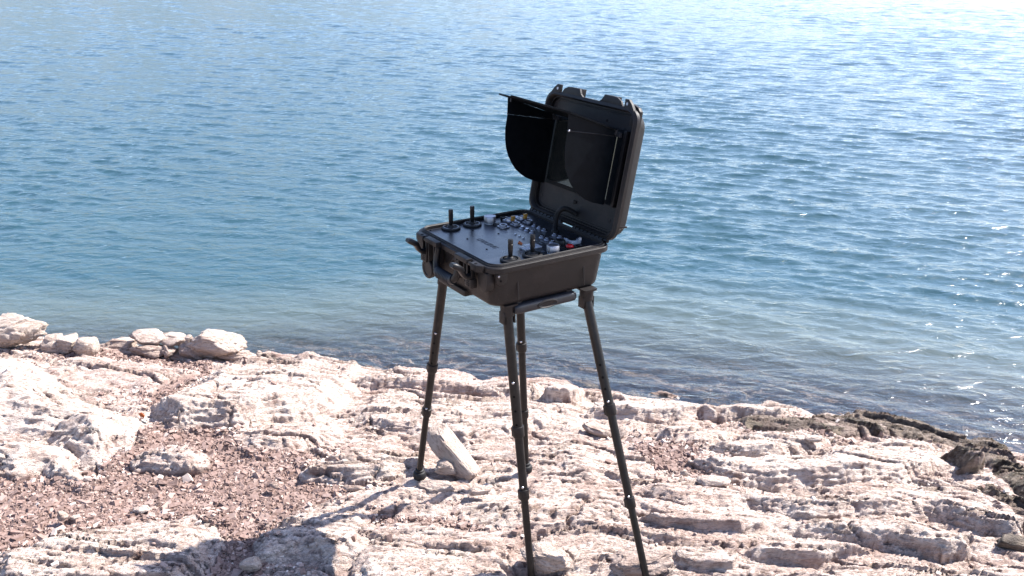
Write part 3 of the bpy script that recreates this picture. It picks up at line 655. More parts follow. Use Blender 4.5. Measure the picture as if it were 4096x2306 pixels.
# side lug plate with pin
b = B(MC); pts = [(.2062, -.188, -.024), (.2062, -.150, -.024), (.2035, -.152, -.050), (.2030, -.160, -.057), (.2030, -.172, -.058), (.2040, -.184, -.048)]
lug = b.prism(pts, (.006, 0, 0), .0008).done('side_lug', M_SHELL, shell)
B(MC).lathe((.2118, -.179, -.030), (1, 0, 0), [(0, .0032), (.001, .0032), (.0016, .002)], 12).done('lug_pin', M_METAL, lug)
B(MC).lathe((.2110, -.172, -.044), (1, 0, 0), [(0, .003), (.0006, .003)], 12).done('lug_hole', M_HOLE, lug)
b = B(MC)
b.M = MC
for yy_ in (-.112, .112): B(MC).box((.2030, yy_, -.070), (.002, .004, .084), .0008, Matrix.Rotation(R(-6.2), 3, 'Y')).done('moulded_rib', M_SHELL, shell)
B(MC).lathe((.018, -.193, -.048), (0, -1, -.05), [(0, .019), (.007, .019), (.009, .017), (.0095, .013), (.007, .0115), (.0068, .001)], 28).done('pressure_valve', M_SHELL, shell)
B(MC).lathe((-.118, -.172, -.099), (0, -1, 0), [(0, .020), (.012, .0215), (.030, .022), (.0305, .029), (.043, .0305), (.046, .0285), (.0465, .021), (.0445, .0195), (.044, .001)], 30).done('round_foot', M_SHELL, shell)
B(MC).box((-.02, -.170, -.128), (.15, .045, .02), .007).done('belly_rib', M_SHELL, shell)
# ---- latches: buckle, base pad, lever swung out
for xl in (-.126, .127):
    b = B(MC)
    for dx in (-.0095, .0095): b.box((xl + dx, -.2145, -.028), (.004, .012, .040), .0018)
    b.box((xl, -.2155, -.0115), (.023, .010, .009), .003)
    la = b.done('latch', M_SMOOTH, root)
    b = B(MC); b.box((xl - .004, -.212, -.066), (.034, .022, .028), .005)
    for k in range(3): b.box((xl - .004, -.2235, -.060 - .006 * k), (.016, .0025, .0022), .0008)
    b.done('latch_pad', M_SHELL, la)
    b = B(MC)
    rings = []
    prof = [(-.206, -.047, .0090, .010), (-.216, -.0475, .0095, .010), (-.230, -.046, .0070, .010), (-.238, -.039, .0065, .0105), (-.243, -.029, .0075, .012), (-.248, -.020, .0085, .013), (-.258, -.013, .0090, .0135), (-.268, -.0075, .0085, .013), (-.2745, -.0045, .0055, .010)]
    for k, (py, pz, th_, hw) in enumerate(prof):
        a = prof[max(k - 1, 0)]; c_ = prof[min(k + 1, len(prof) - 1)]; d = Vector((0, c_[0] - a[0], c_[1] - a[1])).normalized(); n_ = Vector((1, 0, 0)).cross(d)
        rings.append([Vector((xl + hw * (abs(math.cos(q)) ** .6) * (1 if math.cos(q) >= 0 else -1), py, pz)) + n_ * th_ * (abs(math.sin(q)) ** .6) * (1 if math.sin(q) >= 0 else -1) for q in [6.28318 * i / 16 for i in range(16)]])
    b.loft(rings).done('latch_lever', M_SMOOTH, la)
# ---- carrying handle
b = B(MC)
HP = [(-.0585, -.211, -.020), (-.060, -.214, -.040), (-.0595, -.218, -.060), (-.053, -.221, -.076), (-.040, -.222, -.084), (0, -.222, -.086), (.040, -.222, -.084), (.053, -.221, -.076), (.0595, -.218, -.060), (.060, -.214, -.040), (.0585, -.211, -.020)]
hd = b.tube(HP, [.009, .0092, .0095, .0105, .0115, .012, .0115, .0105, .0095, .0092, .009], 14).done('carry_handle', M_SMOOTH, root)
b = B(MC)
b.tube([(-.046, -.222, -.081), (-.036, -.2225, -.0845), (0, -.2225, -.0865), (.036, -.2225, -.0845), (.046, -.222, -.081)], [.0132, .0148, .0152, .0148, .0132], 18)
for k in range(-4, 5): b.tube([(k * .0078 - .0012, -.2228, -.0862), (k * .0078 + .0012, -.2228, -.0862)], .0162, 18)
b.done('hand_grip', M_GRIP, hd)
# ---- pull handle under the right side
b = B(MC)
rings = []
for y_, hz, hx in ((-.118, .010, .014), (-.112, .0135, .0165), (-.10, .0145, .0175), (.075, .0145, .0175), (.086, .0135, .0165), (.091, .010, .014)):
    rings.append([Vector((.188 + hx * (abs(math.cos(q)) ** .55) * (1 if math.cos(q) >= 0 else -1), y_, -.1430 + hz * (abs(math.sin(q)) ** .55) * (1 if math.sin(q) >= 0 else -1))) for q in [6.28318 * (i + .5) / 20 for i in range(20)]])
ph = b.loft(rings).done('pull_handle', M_GRIP, root)
b = B(MC)
rings = []
for dx, sy, sz in ((0.0, .036, .0125), (.0035, .035, .0118), (.0045, .031, .0095), (.0025, .027, .0075), (.0022, .0, .0)):
    rings.append([Vector((.2035 + dx, -.012 + max(sy, 1e-4) * math.cos(q), -.1435 + max(sz, 1e-4) * math.sin(q))) for q in [6.28318 * i / 28 for i in range(28)]])
b.loft(rings).done('oval_grip', M_SHELL, ph)
for y_ in (-.10, .073): B(MC).box((.176, y_, -.131), (.03, .022, .016), .003).done('bracket', M_SHELL, ph)
# ---- control panel
ZP = -.0100
b = B(MC); panel = b.loft([rr(.2005, .1875, .033, ZP - .003), rr(.2005, .1875, .033, ZP)]).done('control_panel', M_PANEL, root)
def mk(name, mat, parent, prof, x, y, n=20, z=0, axis=(0, 0, 1)):
    return B(MC).lathe((x, y, ZP + z), axis, prof, n).done(name, mat, parent)
for x, y in ((-.0556, -.0088), (.0548, -.0105), (-.0599, -.1132), (.0497, -.1158), (.0, .165), (-.185, .165), (.185, .165), (-.188, -.165), (.185, -.162), (-.19, .0), (.19, -.005)):
    mk('screw', M_SMOOTH, panel, [(0, .0030), (.0012, .0030), (.0020, .0022), (.0020, .0012), (.0012, .001)], x, y, 12)
for x, y in ((-.1714, -.1040), (-.1690, -.0310), (.1650, -.1120), (.1630, -.0380)):
    j = mk('joystick', M_RUBBER, root, [(0, .0285), (.0035, .0290), (.0062, .0275), (.0070, .0225), (.0050, .0215), (.0045, .018), (.0070, .0165), (.0070, .0150), (.0050, .014), (.0075, .0125), (.0075, .0110), (.0060, .010), (.0095, .0088), (.0120, .006)], x, y, 36)
    mk('boot_ring', M_CHROME if x < 0 else M_SMOOTH, j, [(0, .0222), (.0012, .0222), (.0012, .0214), (0, .0214)], x, y, 30, .0062)
    mk('stick', M_SMOOTH, j, [(0, .0045), (.004, .0058), (.018, .0068), (.024, .0066), (.0245, .0072), (.037, .0072), (.0375, .0066), (.0405, .0066), (.041, .0072), (.0495, .0070), (.0515, .0060), (.0516, .001)], x, y, 20, .0095)
for x, y in ((-.1600, .0270), (.1720, .0260)):
    k_ = mk('dial_knob', M_METAL, root, [(0, .0135), (.003, .0140), (.005, .0175), (.0055, .0185), (.022, .0185), (.0235, .0175), (.0238, .0150), (.0232, .0145), (.0232, .001)], x, y, 40)
    mk('knob_collar', M_CLEAR, k_, [(0, .0165), (.0035, .0160), (.0042, .0140)], x, y, 30)
for x, y in ((-.1007, .0372), (-.0983, .0822), (-.0964, .1272)):
    s_ = B(MC).box((x, y, ZP + .0022), (.029, .029, .0044), .0012).done('key_switch', M_METAL, root)
    mk('switch_ring', M_METAL, s_, [(0, .0125), (.005, .0122), (.0058, .0112), (.0055, .0085), (.0035, .0082), (.0034, .001)], x, y, 26, .0044)
    B(MC).box((x, y, ZP + .0092), (.011, .0032, .0026), .0008, Matrix.Rotation(R(50), 3, 'Z')).done('rocker', M_SMOOTH, s_)
for x, y in ((-.1358, .0840), (-.1362, .1300)):
    s_ = B(MC).box((x, y, ZP + .0040), (.033, .033, .0080), .0015).done('guarded_switch', M_METAL, root)
    mk('switch_ring', M_CHROME, s_, [(0, .0125), (.0035, .0120), (.0045, .0105), (.003, .0095), (.0025, .001)], x - .002, y - .002, 26, .008)
    mk('socket', M_SMOOTH, s_, [(0, .0085), (.0008, .0085)], x - .002, y - .002, 20, .0108)
    B(MC).box((x + .0125, y + .003, ZP + .0135), (.0065, .011, .012), .001).box((x + .0135, y + .003, ZP + .0205), (.0085, .013, .0055), .0015).done('amber_flag', M_AMBER, s_)
for x, y in [(-.0617, .0807), (-.0357, .0804), (-.0084, .0804), (-.0609, .1253), (-.0346, .1250), (-.0084, .1251), (.0450, .0787), (.0705, .0788), (.0974, .0784), (.0468, .1239), (.0726, .1237), (.1000, .1228)]:
    p_ = mk('push_button', M_METAL, root, [(0, .0100), (.0012, .0100), (.0030, .0078), (.0034, .0068)], x, y, 22)
    mk('button_cap', M_CHROME, p_, [(0, .0056), (.0042, .0056), (.0050, .0048), (.0050, .001)], x, y, 18, .003)
for x, y in ((-.0211, .0280), (-.0001, .0286), (.0226, .0274)):
    mk('indicator_light', M_CHROME, root, [(0, .0038), (.0030, .0036), (.0036, .0026), (.0036, .001)], x, y, 14)
q_ = mk('jack_socket', M_SMOOTH, root, [(0, .0095), (.0105, .0090), (.0110, .0078), (.0090, .0070), (.0090, .001)], -.1660, .0800, 22)
B(MC).box((-.1665, .0915, ZP + .0045), (.016, .002, .009), .0006).done('clear_tab', M_CLEAR, q_)
mk('flat_button', M_RUBBER, root, [(0, .0150), (.0018, .0150), (.0030, .0125), (.0045, .0105), (.0048, .0090), (.0048, .001)], -.1324, .0370, 26)
mk('vent_cap', M_METAL, root, [(0, .0120), (.0025, .0120), (.0035, .0105), (.0035, .001)], -.1700, .1290, 24)
# toggle block near the right joysticks
s_ = B(MC).box((.1035, -.0030, ZP + .0022), (.030, .058, .0044), .0015).done('toggle_block', M_CLEAR, root)
B(MC).box((.0985, -.0080, ZP + .0070), (.012, .026, .006), .002).done('cover_flap', M_CLEAR, s_)
B(MC).tube([(.0880, -.0215, ZP + .0085), (.0800, -.0290, ZP + .0150)], [.0042, .0050], 14).done('orange_lever', M_ORANGE, s_)
s_ = B(MC).box((.1290, .1270, ZP + .0050), (.036, .034, .010), .003).done('clear_switch_cover', M_CLEAR, root)
mk('switch_ring', M_SMOOTH, s_, [(0, .0120), (.002, .0120), (.002, .009), (.001, .009), (.001, .001)], .1270, .1265, 24, .010)
B(MC).prism([(.1480, .1330, ZP + .009), (.1500, .1400, ZP + .009), (.1520, .1400, ZP + .0190), (.1500, .1360, ZP + .0220), (.1480, .1310, ZP + .018)], (.004, -.002, 0), .0006).done('clear_tab', M_CLEAR, s_)
s_ = mk('black_socket', M_SMOOTH, root, [(0, .0150), (.012, .0145), (.0140, .0130), (.0125, .0110), (.0120, .001)], .1215, .0880, 26)
s_ = B(MC).box((.1640, .0890, ZP + .0020), (.030, .040, .004), .0012).done('red_switch', M_SMOOTH, root)
B(MC).lathe((.1640, .0900, ZP + .004), (0, 0, 1), [(0, .0115), (.003, .0115), (.0065, .0085), (.0072, .001)], 10).done('red_cap', M_RED, s_)
s_ = B(MC).box((.1655, .1275, ZP + .0018), (.018, .022, .0036), .001).done('usb_port', M_SMOOTH, root)
B(MC).box((.1665, .1270, ZP + .0040), (.0050, .0035, .0010)).done('port_contact', M_METAL, s_)
B(MC).box((-.145, .0400, ZP + .0012), (.004, .010, .0020), .0005).done('clear_tab', M_CLEAR, panel)
# print on the panel
def strip(x0, y0, L_, w_, mat=M_PRINT, a=0.0): B(MC).box((x0, y0, ZP + .0003), (L_, w_, .0004), 0, Matrix.Rotation(a, 3, 'Z')).done('panel_print', mat, panel, smooth=False)
for x, y, l in ((-.050, .055, .030), (-.020, .056, .018), (-.065, .020, .03), (-.055, .013, .012), (.075, .060, .026), (.052, .052, .012), (.085, .046, .014), (.055, .104, .016), (.078, .105, .010), (-.03, .103, .012), (.008, .105, .006), (.032, .020, .012), (.150, .005, .012), (.190, .020, .008), (.118, -.045, .012), (-.150, .055, .008), (-.187, -.075, .005)): strip(x, y, l, .0022)
for x in (.145, .151): strip(x, .008, .0022, .010)
def text(body, x, y, size, mat, parent, shear=0.0, ext=.0003, name='lettering'):
    cu = bpy.data.curves.new(name, 'FONT'); cu.body = body; cu.size = size; cu.shear = shear; cu.extrude = ext; cu.resolution_u = 3
    cu.align_x = 'CENTER'; cu.offset = .00022
    o = bpy.data.objects.new(name, cu); COL.objects.link(o)
    dg = bpy.context.evaluated_depsgraph_get(); me = bpy.data.meshes.new_from_object(o.evaluated_get(dg)); bpy.data.objects.remove(o); 
    me.transform(Matrix.Translation((x, y, ZT + ZP + .0004))); return link(name, me, mat, parent)
text('CHASING', .002, -.0935, .0235, M_LOGO, panel, .35)
# ---- lid
TH = R(100.5)
ML = MC @ Matrix(((1, 0, 0, 0), (0, -math.cos(TH), -math.sin(TH), .203), (0, math.sin(TH), -math.cos(TH), 0), (0, 0, 0, 1)))
LC = .1905
def lr(hx, s0, s1, rad, e): return rr(hx, (s1 - s0) / 2, rad, e, cy=(s0 + s1) / 2)
b = B(ML)
b.loft([lr(.2035, .0100, .3680, .034, .001), lr(.2105, .0045, .3740, .038, .0005), lr(.2180, .0000, .3780, .040, -.002), lr(.2180, .0000, .3780, .040, -.0130), lr(.2150, .002, .3755, .040, -.0150), lr(.2060, .008, .3680, .038, -.0160),
        lr(.2020, .012, .3640, .040, -.046), lr(.1985, .016, .3600, .040, -.052), lr(.188, .026, .350, .034, -.0555)], cap0=False)
b.loft([lr(.2035, .0100, .3680, .034, .001), lr(.2020, .0115, .3665, .033, -.0005), lr(.1990, .0145, .3635, .032, -.012), lr(.1965, .017, .361, .031, -.012), lr(.1960, .0175, .3605, .031, -.026)], cap0=False, cap1=False)
lid = b.done('lid_shell', M_SHELL, root)
B(ML).loft([lr(.2075, .0070, .3710, .036, .0006), lr(.2060, .0085, .3695, .0355, .0030), lr(.2045, .0100, .3680, .035, .0006)], False, False).done('lid_seal', M_RUBBER, lid)
lp = B(ML).loft([lr(.1965, .017, .361, .031, -.024), lr(.1965, .017, .361, .031, -.0215)]).done('lid_panel', M_LIDP, lid)
b = B(ML)
b.loft([lr(.1925, .021, .357, .030, -.0213), lr(.1915, .022, .356, .030, -.0200), lr(.1895, .024, .354, .029, -.0200), lr(.1885, .025, .353, .029, -.0213)], False, False).done('panel_bead', M_RUBBER, lid)
for x, s in ((.1475, .3139), (-.180, .0513), (.161, .0523), (-.165, .31)):
    sc_ = B(ML).lathe((x, s, -.0216), (0, 0, 1), [(0, .0052), (.0012, .0052), (.0020, .0035), (.0012, .0030), (.0012, .001)], 14).done('screw', M_RUBBER, lp)
B(ML).lathe((.0673, .3272, -.0216), (0, 0, 1), [(0, .0040), (.0006, .0040)], 14).done('screw_hole', M_HOLE, lp)
B(ML).box((-.0113, .0681, -.0195), (.020, .006, .005), .0015).box((-.0113, .0681, -.0170), (.007, .011, .004), .0012).done('clip', M_RUBBER, lp)
for x0, x1 in ((-.1840, -.1640), (.1640, .1840)):                    # padlock ears on the lid
    b = B(ML); sg = 1 if x0 > 0 else -1
    pts = [(sg * .1520, .3765, 0), (sg * .1520, .4000, 0), (sg * .1680, .4000, 0), (sg * .1830, .3880, 0), (sg * .2080, .3580, 0), (sg * .2110, .3450, 0), (sg * .196, .364, 0)]
    b.prism(pts, (0, 0, -.010), .0012).done('padlock_ear', M_SHELL, lid)
    B(ML).lathe((sg * .1640, .3870, .0002), (0, 0, 1), [(0, .0042), (.0005, .0042)], 14).done('ear_hole', M_METAL, lid)
for sg in (-1, 1):                                                  # latch catches
    b = B(ML)
    pts = [(sg * .036, .3765, -.002), (sg * .050, .384, -.002), (sg * .0580, .3985, -.002), (sg * .1150, .3985, -.002), (sg * .134, .3905, -.002), (sg * .1440, .3765, -.002)]
    b.prism(pts, (0, 0, -.007), .001)
    for x in (.060, .082, .1040): b.box((sg * x, .3880, -.016), (.004, .022, .024), .001)
    b.box((sg * .082, .3975, -.016), (.046, .004, .026), .001)
    b.done('latch_catch', M_SHELL, lid)
    # corner bulge seen behind the right rim
B(ML).prism([(.2060, .330, -.015), (.2060, .372, -.015), (.196, .382, -.015), (.170, .390, -.015), (.170, .33, -.015)], (0, 0, -.012), .002).done('corner_bulge', M_SHELL, lid)
B(ML).box((.2035, .045, -.034), (.006, .006, .036), .0015).done('moulded_rib', M_SHELL, lid)
# ---- hinges
for x0, x1, nk in ((-.196, -.026, 9), (.030, .196, 9)):
    b = B(MC); hg = b.tube([(x0, .2035, -.001), (x1, .2035, -.001)], .0028, 10).done('hinge', M_RUBBER, root)
    st_ = (x1 - x0) / nk
    for k in range(nk):
        xa = x0 + st_ * k
        b = B(MC); b.tube([(xa + .001, .2035, -.001), (xa + st_ - .0035, .2035, -.001)], .0058, 12)
        b.box((xa + st_ * .42, .199 if k % 2 else .2065, -.002 if k % 2 else .004), (st_ - .006, .010, .006), .001)
        b.done('hinge_knuckle', M_SMOOTH, hg)
# ---- corrugated cable from panel to lid
def bez(p0, p1, p2, p3, n):
    out = []
    for k in range(n):
        t = k / (n - 1); a = 1 - t
        out.append(Vector(p0) * a ** 3 + 3 * Vector(p1) * a * a * t + 3 * Vector(p2) * a * t * t + Vector(p3) * t ** 3)
    return out
pe = ML @ Vector((.0067, .034, -.020)) - Vector((0, 0, ZT))
pts = bez((.0190, .1440, ZP), (.0120, .1480, .030), (-.020, .1750, .078), pe, 73)
b = B(MC); b.tube(pts, [.0082 if k % 2 == 0 else .0068 for k in range(73)], 14).done('cable', M_RUBBER, root)
b = B(MC); b.lathe((.0190, .1440, ZP), (0, 0, 1), [(0, .0125), (.006, .0120), (.008, .0090)], 20).done('cable_gland', M_RUBBER, panel)
# ---- monitor in the lid and its hood
mon = B(ML).box((.008, .2050, -.013), (.330, .214, .020), .002).done('monitor', M_HOOD, root)
B(ML).box((.002, .2060, -.0026), (.292, .190, .0012)).done('screen', M_SCREEN, mon)
B(ML).box((.1800, .2050, -.006), (.012, .218, .014), .002).done('side_rail', M_SMOOTH, mon)
hood = B(ML)
xl, xr, t_ = -.146, .150, .0022
hood.prism([(xl - .028, .3440, .2030), (xl + .032, .3445, .2020), (xl + .034, .3475, .2020), (xl + .055, .3475, .200), (.100, .3445, .2020), (.157, .3415, .1840), (.158, .3100, .012), (xl - .002, .3100, .012), (xl - .003, .3400, .180)], (0, .0048, .0005))
hood = hood.done('hood_top_plate', M_HOOD, root)
for xw, nm in ((xl, 'far'), (xr, 'near')):
    sg = 1 if nm == 'near' else -1
    B(ML).prism([(xw, .3415, .188), (xw, .3105, .018), (xw, .2965, .012), (xw, .2965, .181)], (sg * t_, 0, 0)).done('upper_side_plate', M_HOOD, hood)
    arc = [(xw, .2930, .180), (xw, .2500, .1795), (xw, .2200, .1740), (xw, .1940, .1660), (xw, .1700, .1530), (xw, .1500, .1370), (xw, .1330, .1200), (xw, .1190, .0980), (xw, .1090, .0770), (xw, .1020, .0520), (xw, .0985, .0250), (xw, .0970, .008), (xw, .2930, .008)]
    B(ML).prism(arc, (sg * t_, 0, 0)).done('side_wing', M_HOOD, hood)
    B(ML).tube([(xw + sg * .001, .2948, .178), (xw + sg * .001, .2948, .010)], .0016, 8).done('wing_rod', M_SMOOTH, hood)
    B(ML).lathe((xw + sg * .0022, .2950, .178), (sg, 0, 0), [(0, .0032), (.002, .0032), (.003, .002)], 10).done('wing_rivet', M_METAL, hood)
    B(ML).box((xw - .002, .1960, .006), (.006, .200, .006), .001).done('wing_hinge', M_HOOD, hood)
    B(ML).box((xw + .010, .3000, .006), (.020, .014, .010), .001).box((xw + .004, .306, .012), (.008, .016, .008), .001).done('hood_bracket', M_GRIP, hood)
B(ML).box((xl + .034, .3380, .200), (.004, .010, .004), .0008).done('hood_tab', M_GRIP, hood)
# ---- legs
def leg(top, foot, tc1, tc2, rr_, pins, holes, bracket=True, tfoot=None):
    top, foot = Vector(top), Vector(foot); d = foot - top; ax = d.normalized()
    P = lambda t: top + d * t
    camd = (Vector((2.13, -1.42, 1.0)) - ax * Vector((2.13, -1.42, 1.0)).dot(ax)).normalized()
    side = ax.cross(camd).normalized()
    r1, r2, r3 = rr_
    L_ = B().tube([P(0), P(tc1 + .02)], r1, 24).done('leg', M_TUBE, root)
    B().tube([P(tc1 - .01), P(tc2 + .02)], r2, 24).done('middle_tube', M_TUBE, L_)
    B().tube([P(tc2 - .01), P(1.0)], r3, 24).done('lower_tube', M_TUBE, L_)
    for tc, ra in ((tc1, r1), (tc2, r2)):
        hl = .017; a, e = P(tc) - ax * hl, P(tc) + ax * hl
        b = B(); b.tube([a, a + ax * .001, a + ax * .004, e - ax * .003, e], [ra + .0010, ra + .0028, ra + .0032, ra + .0029, ra + .0010], 26)
        b.box(tuple(P(tc) + side * (ra + .0025)), (.004, .005, .028), .001, ax.to_track_quat('Z', 'Y').to_matrix())
        b.done('collar', M_SHELL, L_)
    for t, ra in pins:
        off = camd * .88 + side * .47 if bracket else camd * .95
        off = (camd * .95 + side * .15).normalized()
        B().lathe(tuple(P(t) + off * (ra - .001)), tuple(off), [(0, .0042), (.0012, .0042), (.0030, .0030), (.0036, .001)], 14).done('spring_pin', M_CHROME, L_)
    for t, ra in holes:
        off = (camd * .98 + side * .2).normalized()
        B().lathe(tuple(P(t) + off * (ra - .0012)), tuple(off), [(0, .0036), (.0016, .0036)], 12).done('adjustment_hole', M_HOLE, L_)
    if bracket:
        bt = Vector((top.x, top.y, ZT - .1285))
        b = B(Matrix.Translation((bt.x, bt.y, 0)) )
        rings = [rr(.023, .023, .006, ZT - .1260), rr(.0225, .0225, .006, ZT - .1320)]
        b.loft(rings)
        n = 20; pr = []
        for zz, ra in ((ZT - .131, r1 + .0065), (ZT - .162, r1 + .0055)): pr.append([Vector((ra * math.cos(6.28318 * k / n), ra * math.sin(6.28318 * k / n), zz)) for k in range(n)])
        b.loft(pr)
        for sg in (-1, 1): b.box((0.0, sg * (r1 + .0025), ZT - .168), (.026, .005, .034), .0015, None)
        b.done('leg_bracket', M_SHELL, L_)
    else:
        B().tube([P(-.02), P(.045)], r1 + .003, 22).done('leg_bracket', M_SHELL, L_)
    fb = foot
    b = B(); b.lathe(tuple(fb - ax * .022), tuple(ax), [(0, r3 + .001), (.002, r3 + .004), (.010, r3 + .0045), (.012, r3)], 20)
    b.lathe(tuple(fb - ax * .012), (0, 0, -1), [(0, .012), (.004, .020), (.012, .0235), (.026, .0225), (.031, .019)], 24)
    b.done('rubber_foot', M_RUBBER, L_)
RR = (.0142, .0124, .0108)
LEG = dict(A=((-.135, -.150, .84), (-.373, -.131, .012)), B=((.176, -.127, .812), (.2954, -.1067, -.035)), C=((.198, .130, .812), (.4870, .1832, -.035)), D=((-.170, .140, .84), (-.2436, .2378, -.018)))
leg(*LEG['A'], .432, .657, RR, [(.259, RR[0]), (.631, RR[1])], [(.305, RR[0]), (.35, RR[0]), (.40, RR[0])], False)
leg(*LEG['B'], .411, .642, RR, [(.234, RR[0]), (.611, RR[1])], [(.282, RR[0]), (.333, RR[0]), (.382, RR[0])])
leg(*LEG['C'], .375, .697, RR, [(.345, RR[0]), (.673, RR[1])], [(.221, RR[0]), (.263, RR[0]), (.302, RR[0])])
leg(*LEG['D'], .404, .724, RR, [(.374, RR[0])], [], False)
print('console', time.time() - T0)
# ------------------------------------------------------------------ loose rocks
def ico(sub):
    bm = bmesh.new(); bmesh.ops.create_icosphere(bm, subdivisions=sub, radius=1.0)
    bm.verts.ensure_lookup_table(); co = np.array([v.co[:] for v in bm.verts]); tr = np.array([[v.index for v in f.verts] for f in bm.faces]); bm.free()
    return co, tr
ICO = {k: ico(k) for k in (1, 2, 3, 4, 5)}

def n3d(p, f, seed, o=3):
    return (fbm(p[:, 0] * f + seed, p[:, 1] * f + p[:, 2] * f * .7, o, seed) + fbm(p[:, 1] * f - seed, p[:, 2] * f + p[:, 0] * f * .6, o, seed + 9) + fbm(p[:, 2] * f, p[:, 0] * f - p[:, 1] * f * .5, o, seed + 5)) / 2.2

def rock_mesh(name, dims, seed, sub=4, planes=22, rough=0.16, strata=0.035, sharp=0.60, box=0.6):
    co, tr = ICO[sub]; rng = np.random.RandomState(seed)
    # superellipsoid base, then clipped by random planes into facets
    p = np.sign(co) * np.abs(co) ** box
    p = p / np.linalg.norm(p, axis=1, keepdims=True) * (1.0 / np.maximum(np.abs(co) ** (2 / box) @ np.ones(3), .4) ** .25)[:, None] if False else np.sign(co) * np.abs(co) ** box * .92
    for k in range(planes):
        n = rng.normal(size=3); n /= np.linalg.norm(n); h = sharp - .06 + 0.3 * rng.rand()
        d = p @ n - h; m = d > 0; p[m] -= np.outer(d[m] * 0.93, n)
    rg = 1 - 2 * np.abs(n3d(p, 3.4, seed + 2, 3)) ** .7
    p = p + co * (rough * n3d(p * 1.0, 2.0, seed, 4) - rough * .5 * rg)[:, None] + co * (rough * .45 * n3d(p, 9.0, seed + 3, 3))[:, None]
    p = p * (np.array(dims) / 2)
    if strata:
        z = p[:, 2] / dims[2] + .18 * n3d(p / max(dims), 2.0, seed + 7, 2)
        s = np.sin(z * 23) * .5 + np.sin(z * 51 + 1) * .3; r_ = np.hypot(p[:, 0], p[:, 1]) + 1e-6
        p[:, :2] *= (1 + strata * s)[:, None]
    return np_mesh(name, p, tris=tr, smooth=True)

def boulder(name, label, cat, u, v, dims, rz=0, tilt=(0, 0), tone=.2, wet=0.0, seed=1, sub=5, sink=.2, group=None, lift=0.0, xyz=None, **kw):
    """(u, v) is where its foot meets the ground"""
    if xyz is None:
        x, y, _ = ground(u, v); y += dims[1] * .35; z = float(zsurf(x, y)[0]) + dims[2] * (.5 - sink) + lift
    else: x, y, z = xyz
    o = link(name, rock_mesh(name, dims, seed, sub, **kw), boulder_mat(tone, wet), loc=(x, y, z))
    o.rotation_euler = (R(tilt[0]), R(tilt[1]), R(rz)); tag(o, label, cat, group)
    return o
GB = 'boulders piled at the left end of the waterline'
def at(u, v, h):                                     # point above the base level
    x, y, z = ground(u, v, h); return x, y, z + h
def bld(label, uc, vc, hc, dims, rz=0, tilt=(0, 0), **kw):
    return boulder(kw.pop('name', 'boulder'), label, kw.pop('cat', 'boulder'), 0, 0, dims, rz, tilt, xyz=at(uc, vc, hc), **kw)
bld('large cream boulder at the far left by the water', 20, 830, .10, (.46, .28, .215), 8, tone=.05, seed=3, group=GB, planes=16, box=.7)
bld('small cream boulder leaning on the far left boulder', -60, 850, .05, (.22, .2, .15), 8, tone=.1, seed=43, sub=4, group=GB)
GR3 = 'row of square stones left of the stacked boulders'
bld('leftmost of three square cream stones set in a row', 134, 864, .045, (0.126, 0.132, 0.12), 5, tone=.1, seed=4, sub=4, box=.5, sharp=.8, group=GR3)
bld('middle one of three square cream stones set in a row', 176, 868, .043, (0.118, 0.132, 0.114), -4, tone=.08, seed=5, sub=4, box=.5, sharp=.8, group=GR3)
bld('rightmost of three square cream stones set in a row', 217, 872, .040, (0.126, 0.132, 0.106), 3, tone=.1, seed=6, sub=4, box=.5, sharp=.8, group=GR3)
GS = 'stacked boulders at the waterline on the left'
def stk(label, u, v, hc, yy, dims, rz=0, **kw):
    """stone of the stack: seen at (u, v), standing at depth yy of the pile"""
    d = ray(u, v); t = yy / d[1]; dims = tuple(q * f for q, f in zip(dims, (1.2, 1.1, 1.15)))
    return boulder('boulder', label, 'boulder', 0, 0, dims, rz, (0, 0), xyz=(d[0] * t, yy, H + d[2] * t), group=GS, **kw)
YS = ground(470, 905)[1] + .06
stk('large cream rounded boulder at the right end of the stack', 545, 862, 0, YS + .03, (.345, .24, .185), -4, tone=.25, seed=18, box=.75)
stk('flat stone at the left end of the boulder stack', 306, 868, 0, YS + .10, (.19, .16, .075), 10, tone=.5, seed=8, sub=4, box=.55)
stk('wide pale stone on top of the stack in the middle', 376, 852, 0, YS + .05, (.20, .16, .075), 4, tone=.35, seed=9, sub=4, box=.6)
stk('pale stone on top of the stack beside the largest boulder', 440, 853, 0, YS + .05, (.17, .15, .07), -8, tone=.35, seed=10, sub=4, box=.55)
stk('small round stone wedged on top against the largest boulder', 475, 852, 0, YS, (.055, .055, .05), 0, tone=.3, seed=11, sub=3)
stk('long brownish stone in the lower row of the stack', 382, 881, 0, YS, (.235, .14, .080), 4, tone=.65, seed=12, sub=4, box=.6)
stk('small upright stone in the lower row of the stack', 428, 884, 0, YS, (.075, .12, .080), 0, tone=.6, seed=13, sub=4, box=.55)
stk('square stone in the lower row under the largest boulder', 477, 883, 0, YS, (.17, .14, .085), -4, tone=.6, seed=14, sub=4, box=.5)
stk('flat dark slab at the very bottom of the boulder stack', 470, 906, 0, YS, (.42, .20, .07), -10, tone=.8, wet=.4, seed=15, sub=4)
stk('thin pale slab pointing right at the foot of the stack', 590, 893, 0, YS, (.27, .14, .05), -6, tone=.5, seed=16, sub=4)
stk('flat brown slab under the left half of the stack', 340, 893, 0, YS + .06, (.30, .2, .07), 4, tone=.8, seed=19, sub=4)
bld('small pointed pebble on the rock right of the stack', 652, 890, .05, (.045, .04, .045), 20, tone=.35, seed=17, sub=3, name='stone', cat='stone')
bld('brownish angular block buried between the two pale ledges right of the rear leg', 1505, 1082, .03, (.17, .10, .07), -12, (0, 8), tone=.55, seed=21, sub=4, name='stone', cat='stone')
bld('short pale stone beside the brownish angular block', 1560, 1090, .025, (.09, .07, .06), 30, (0, -20), tone=.3, seed=22, sub=4, name='stone', cat='stone')
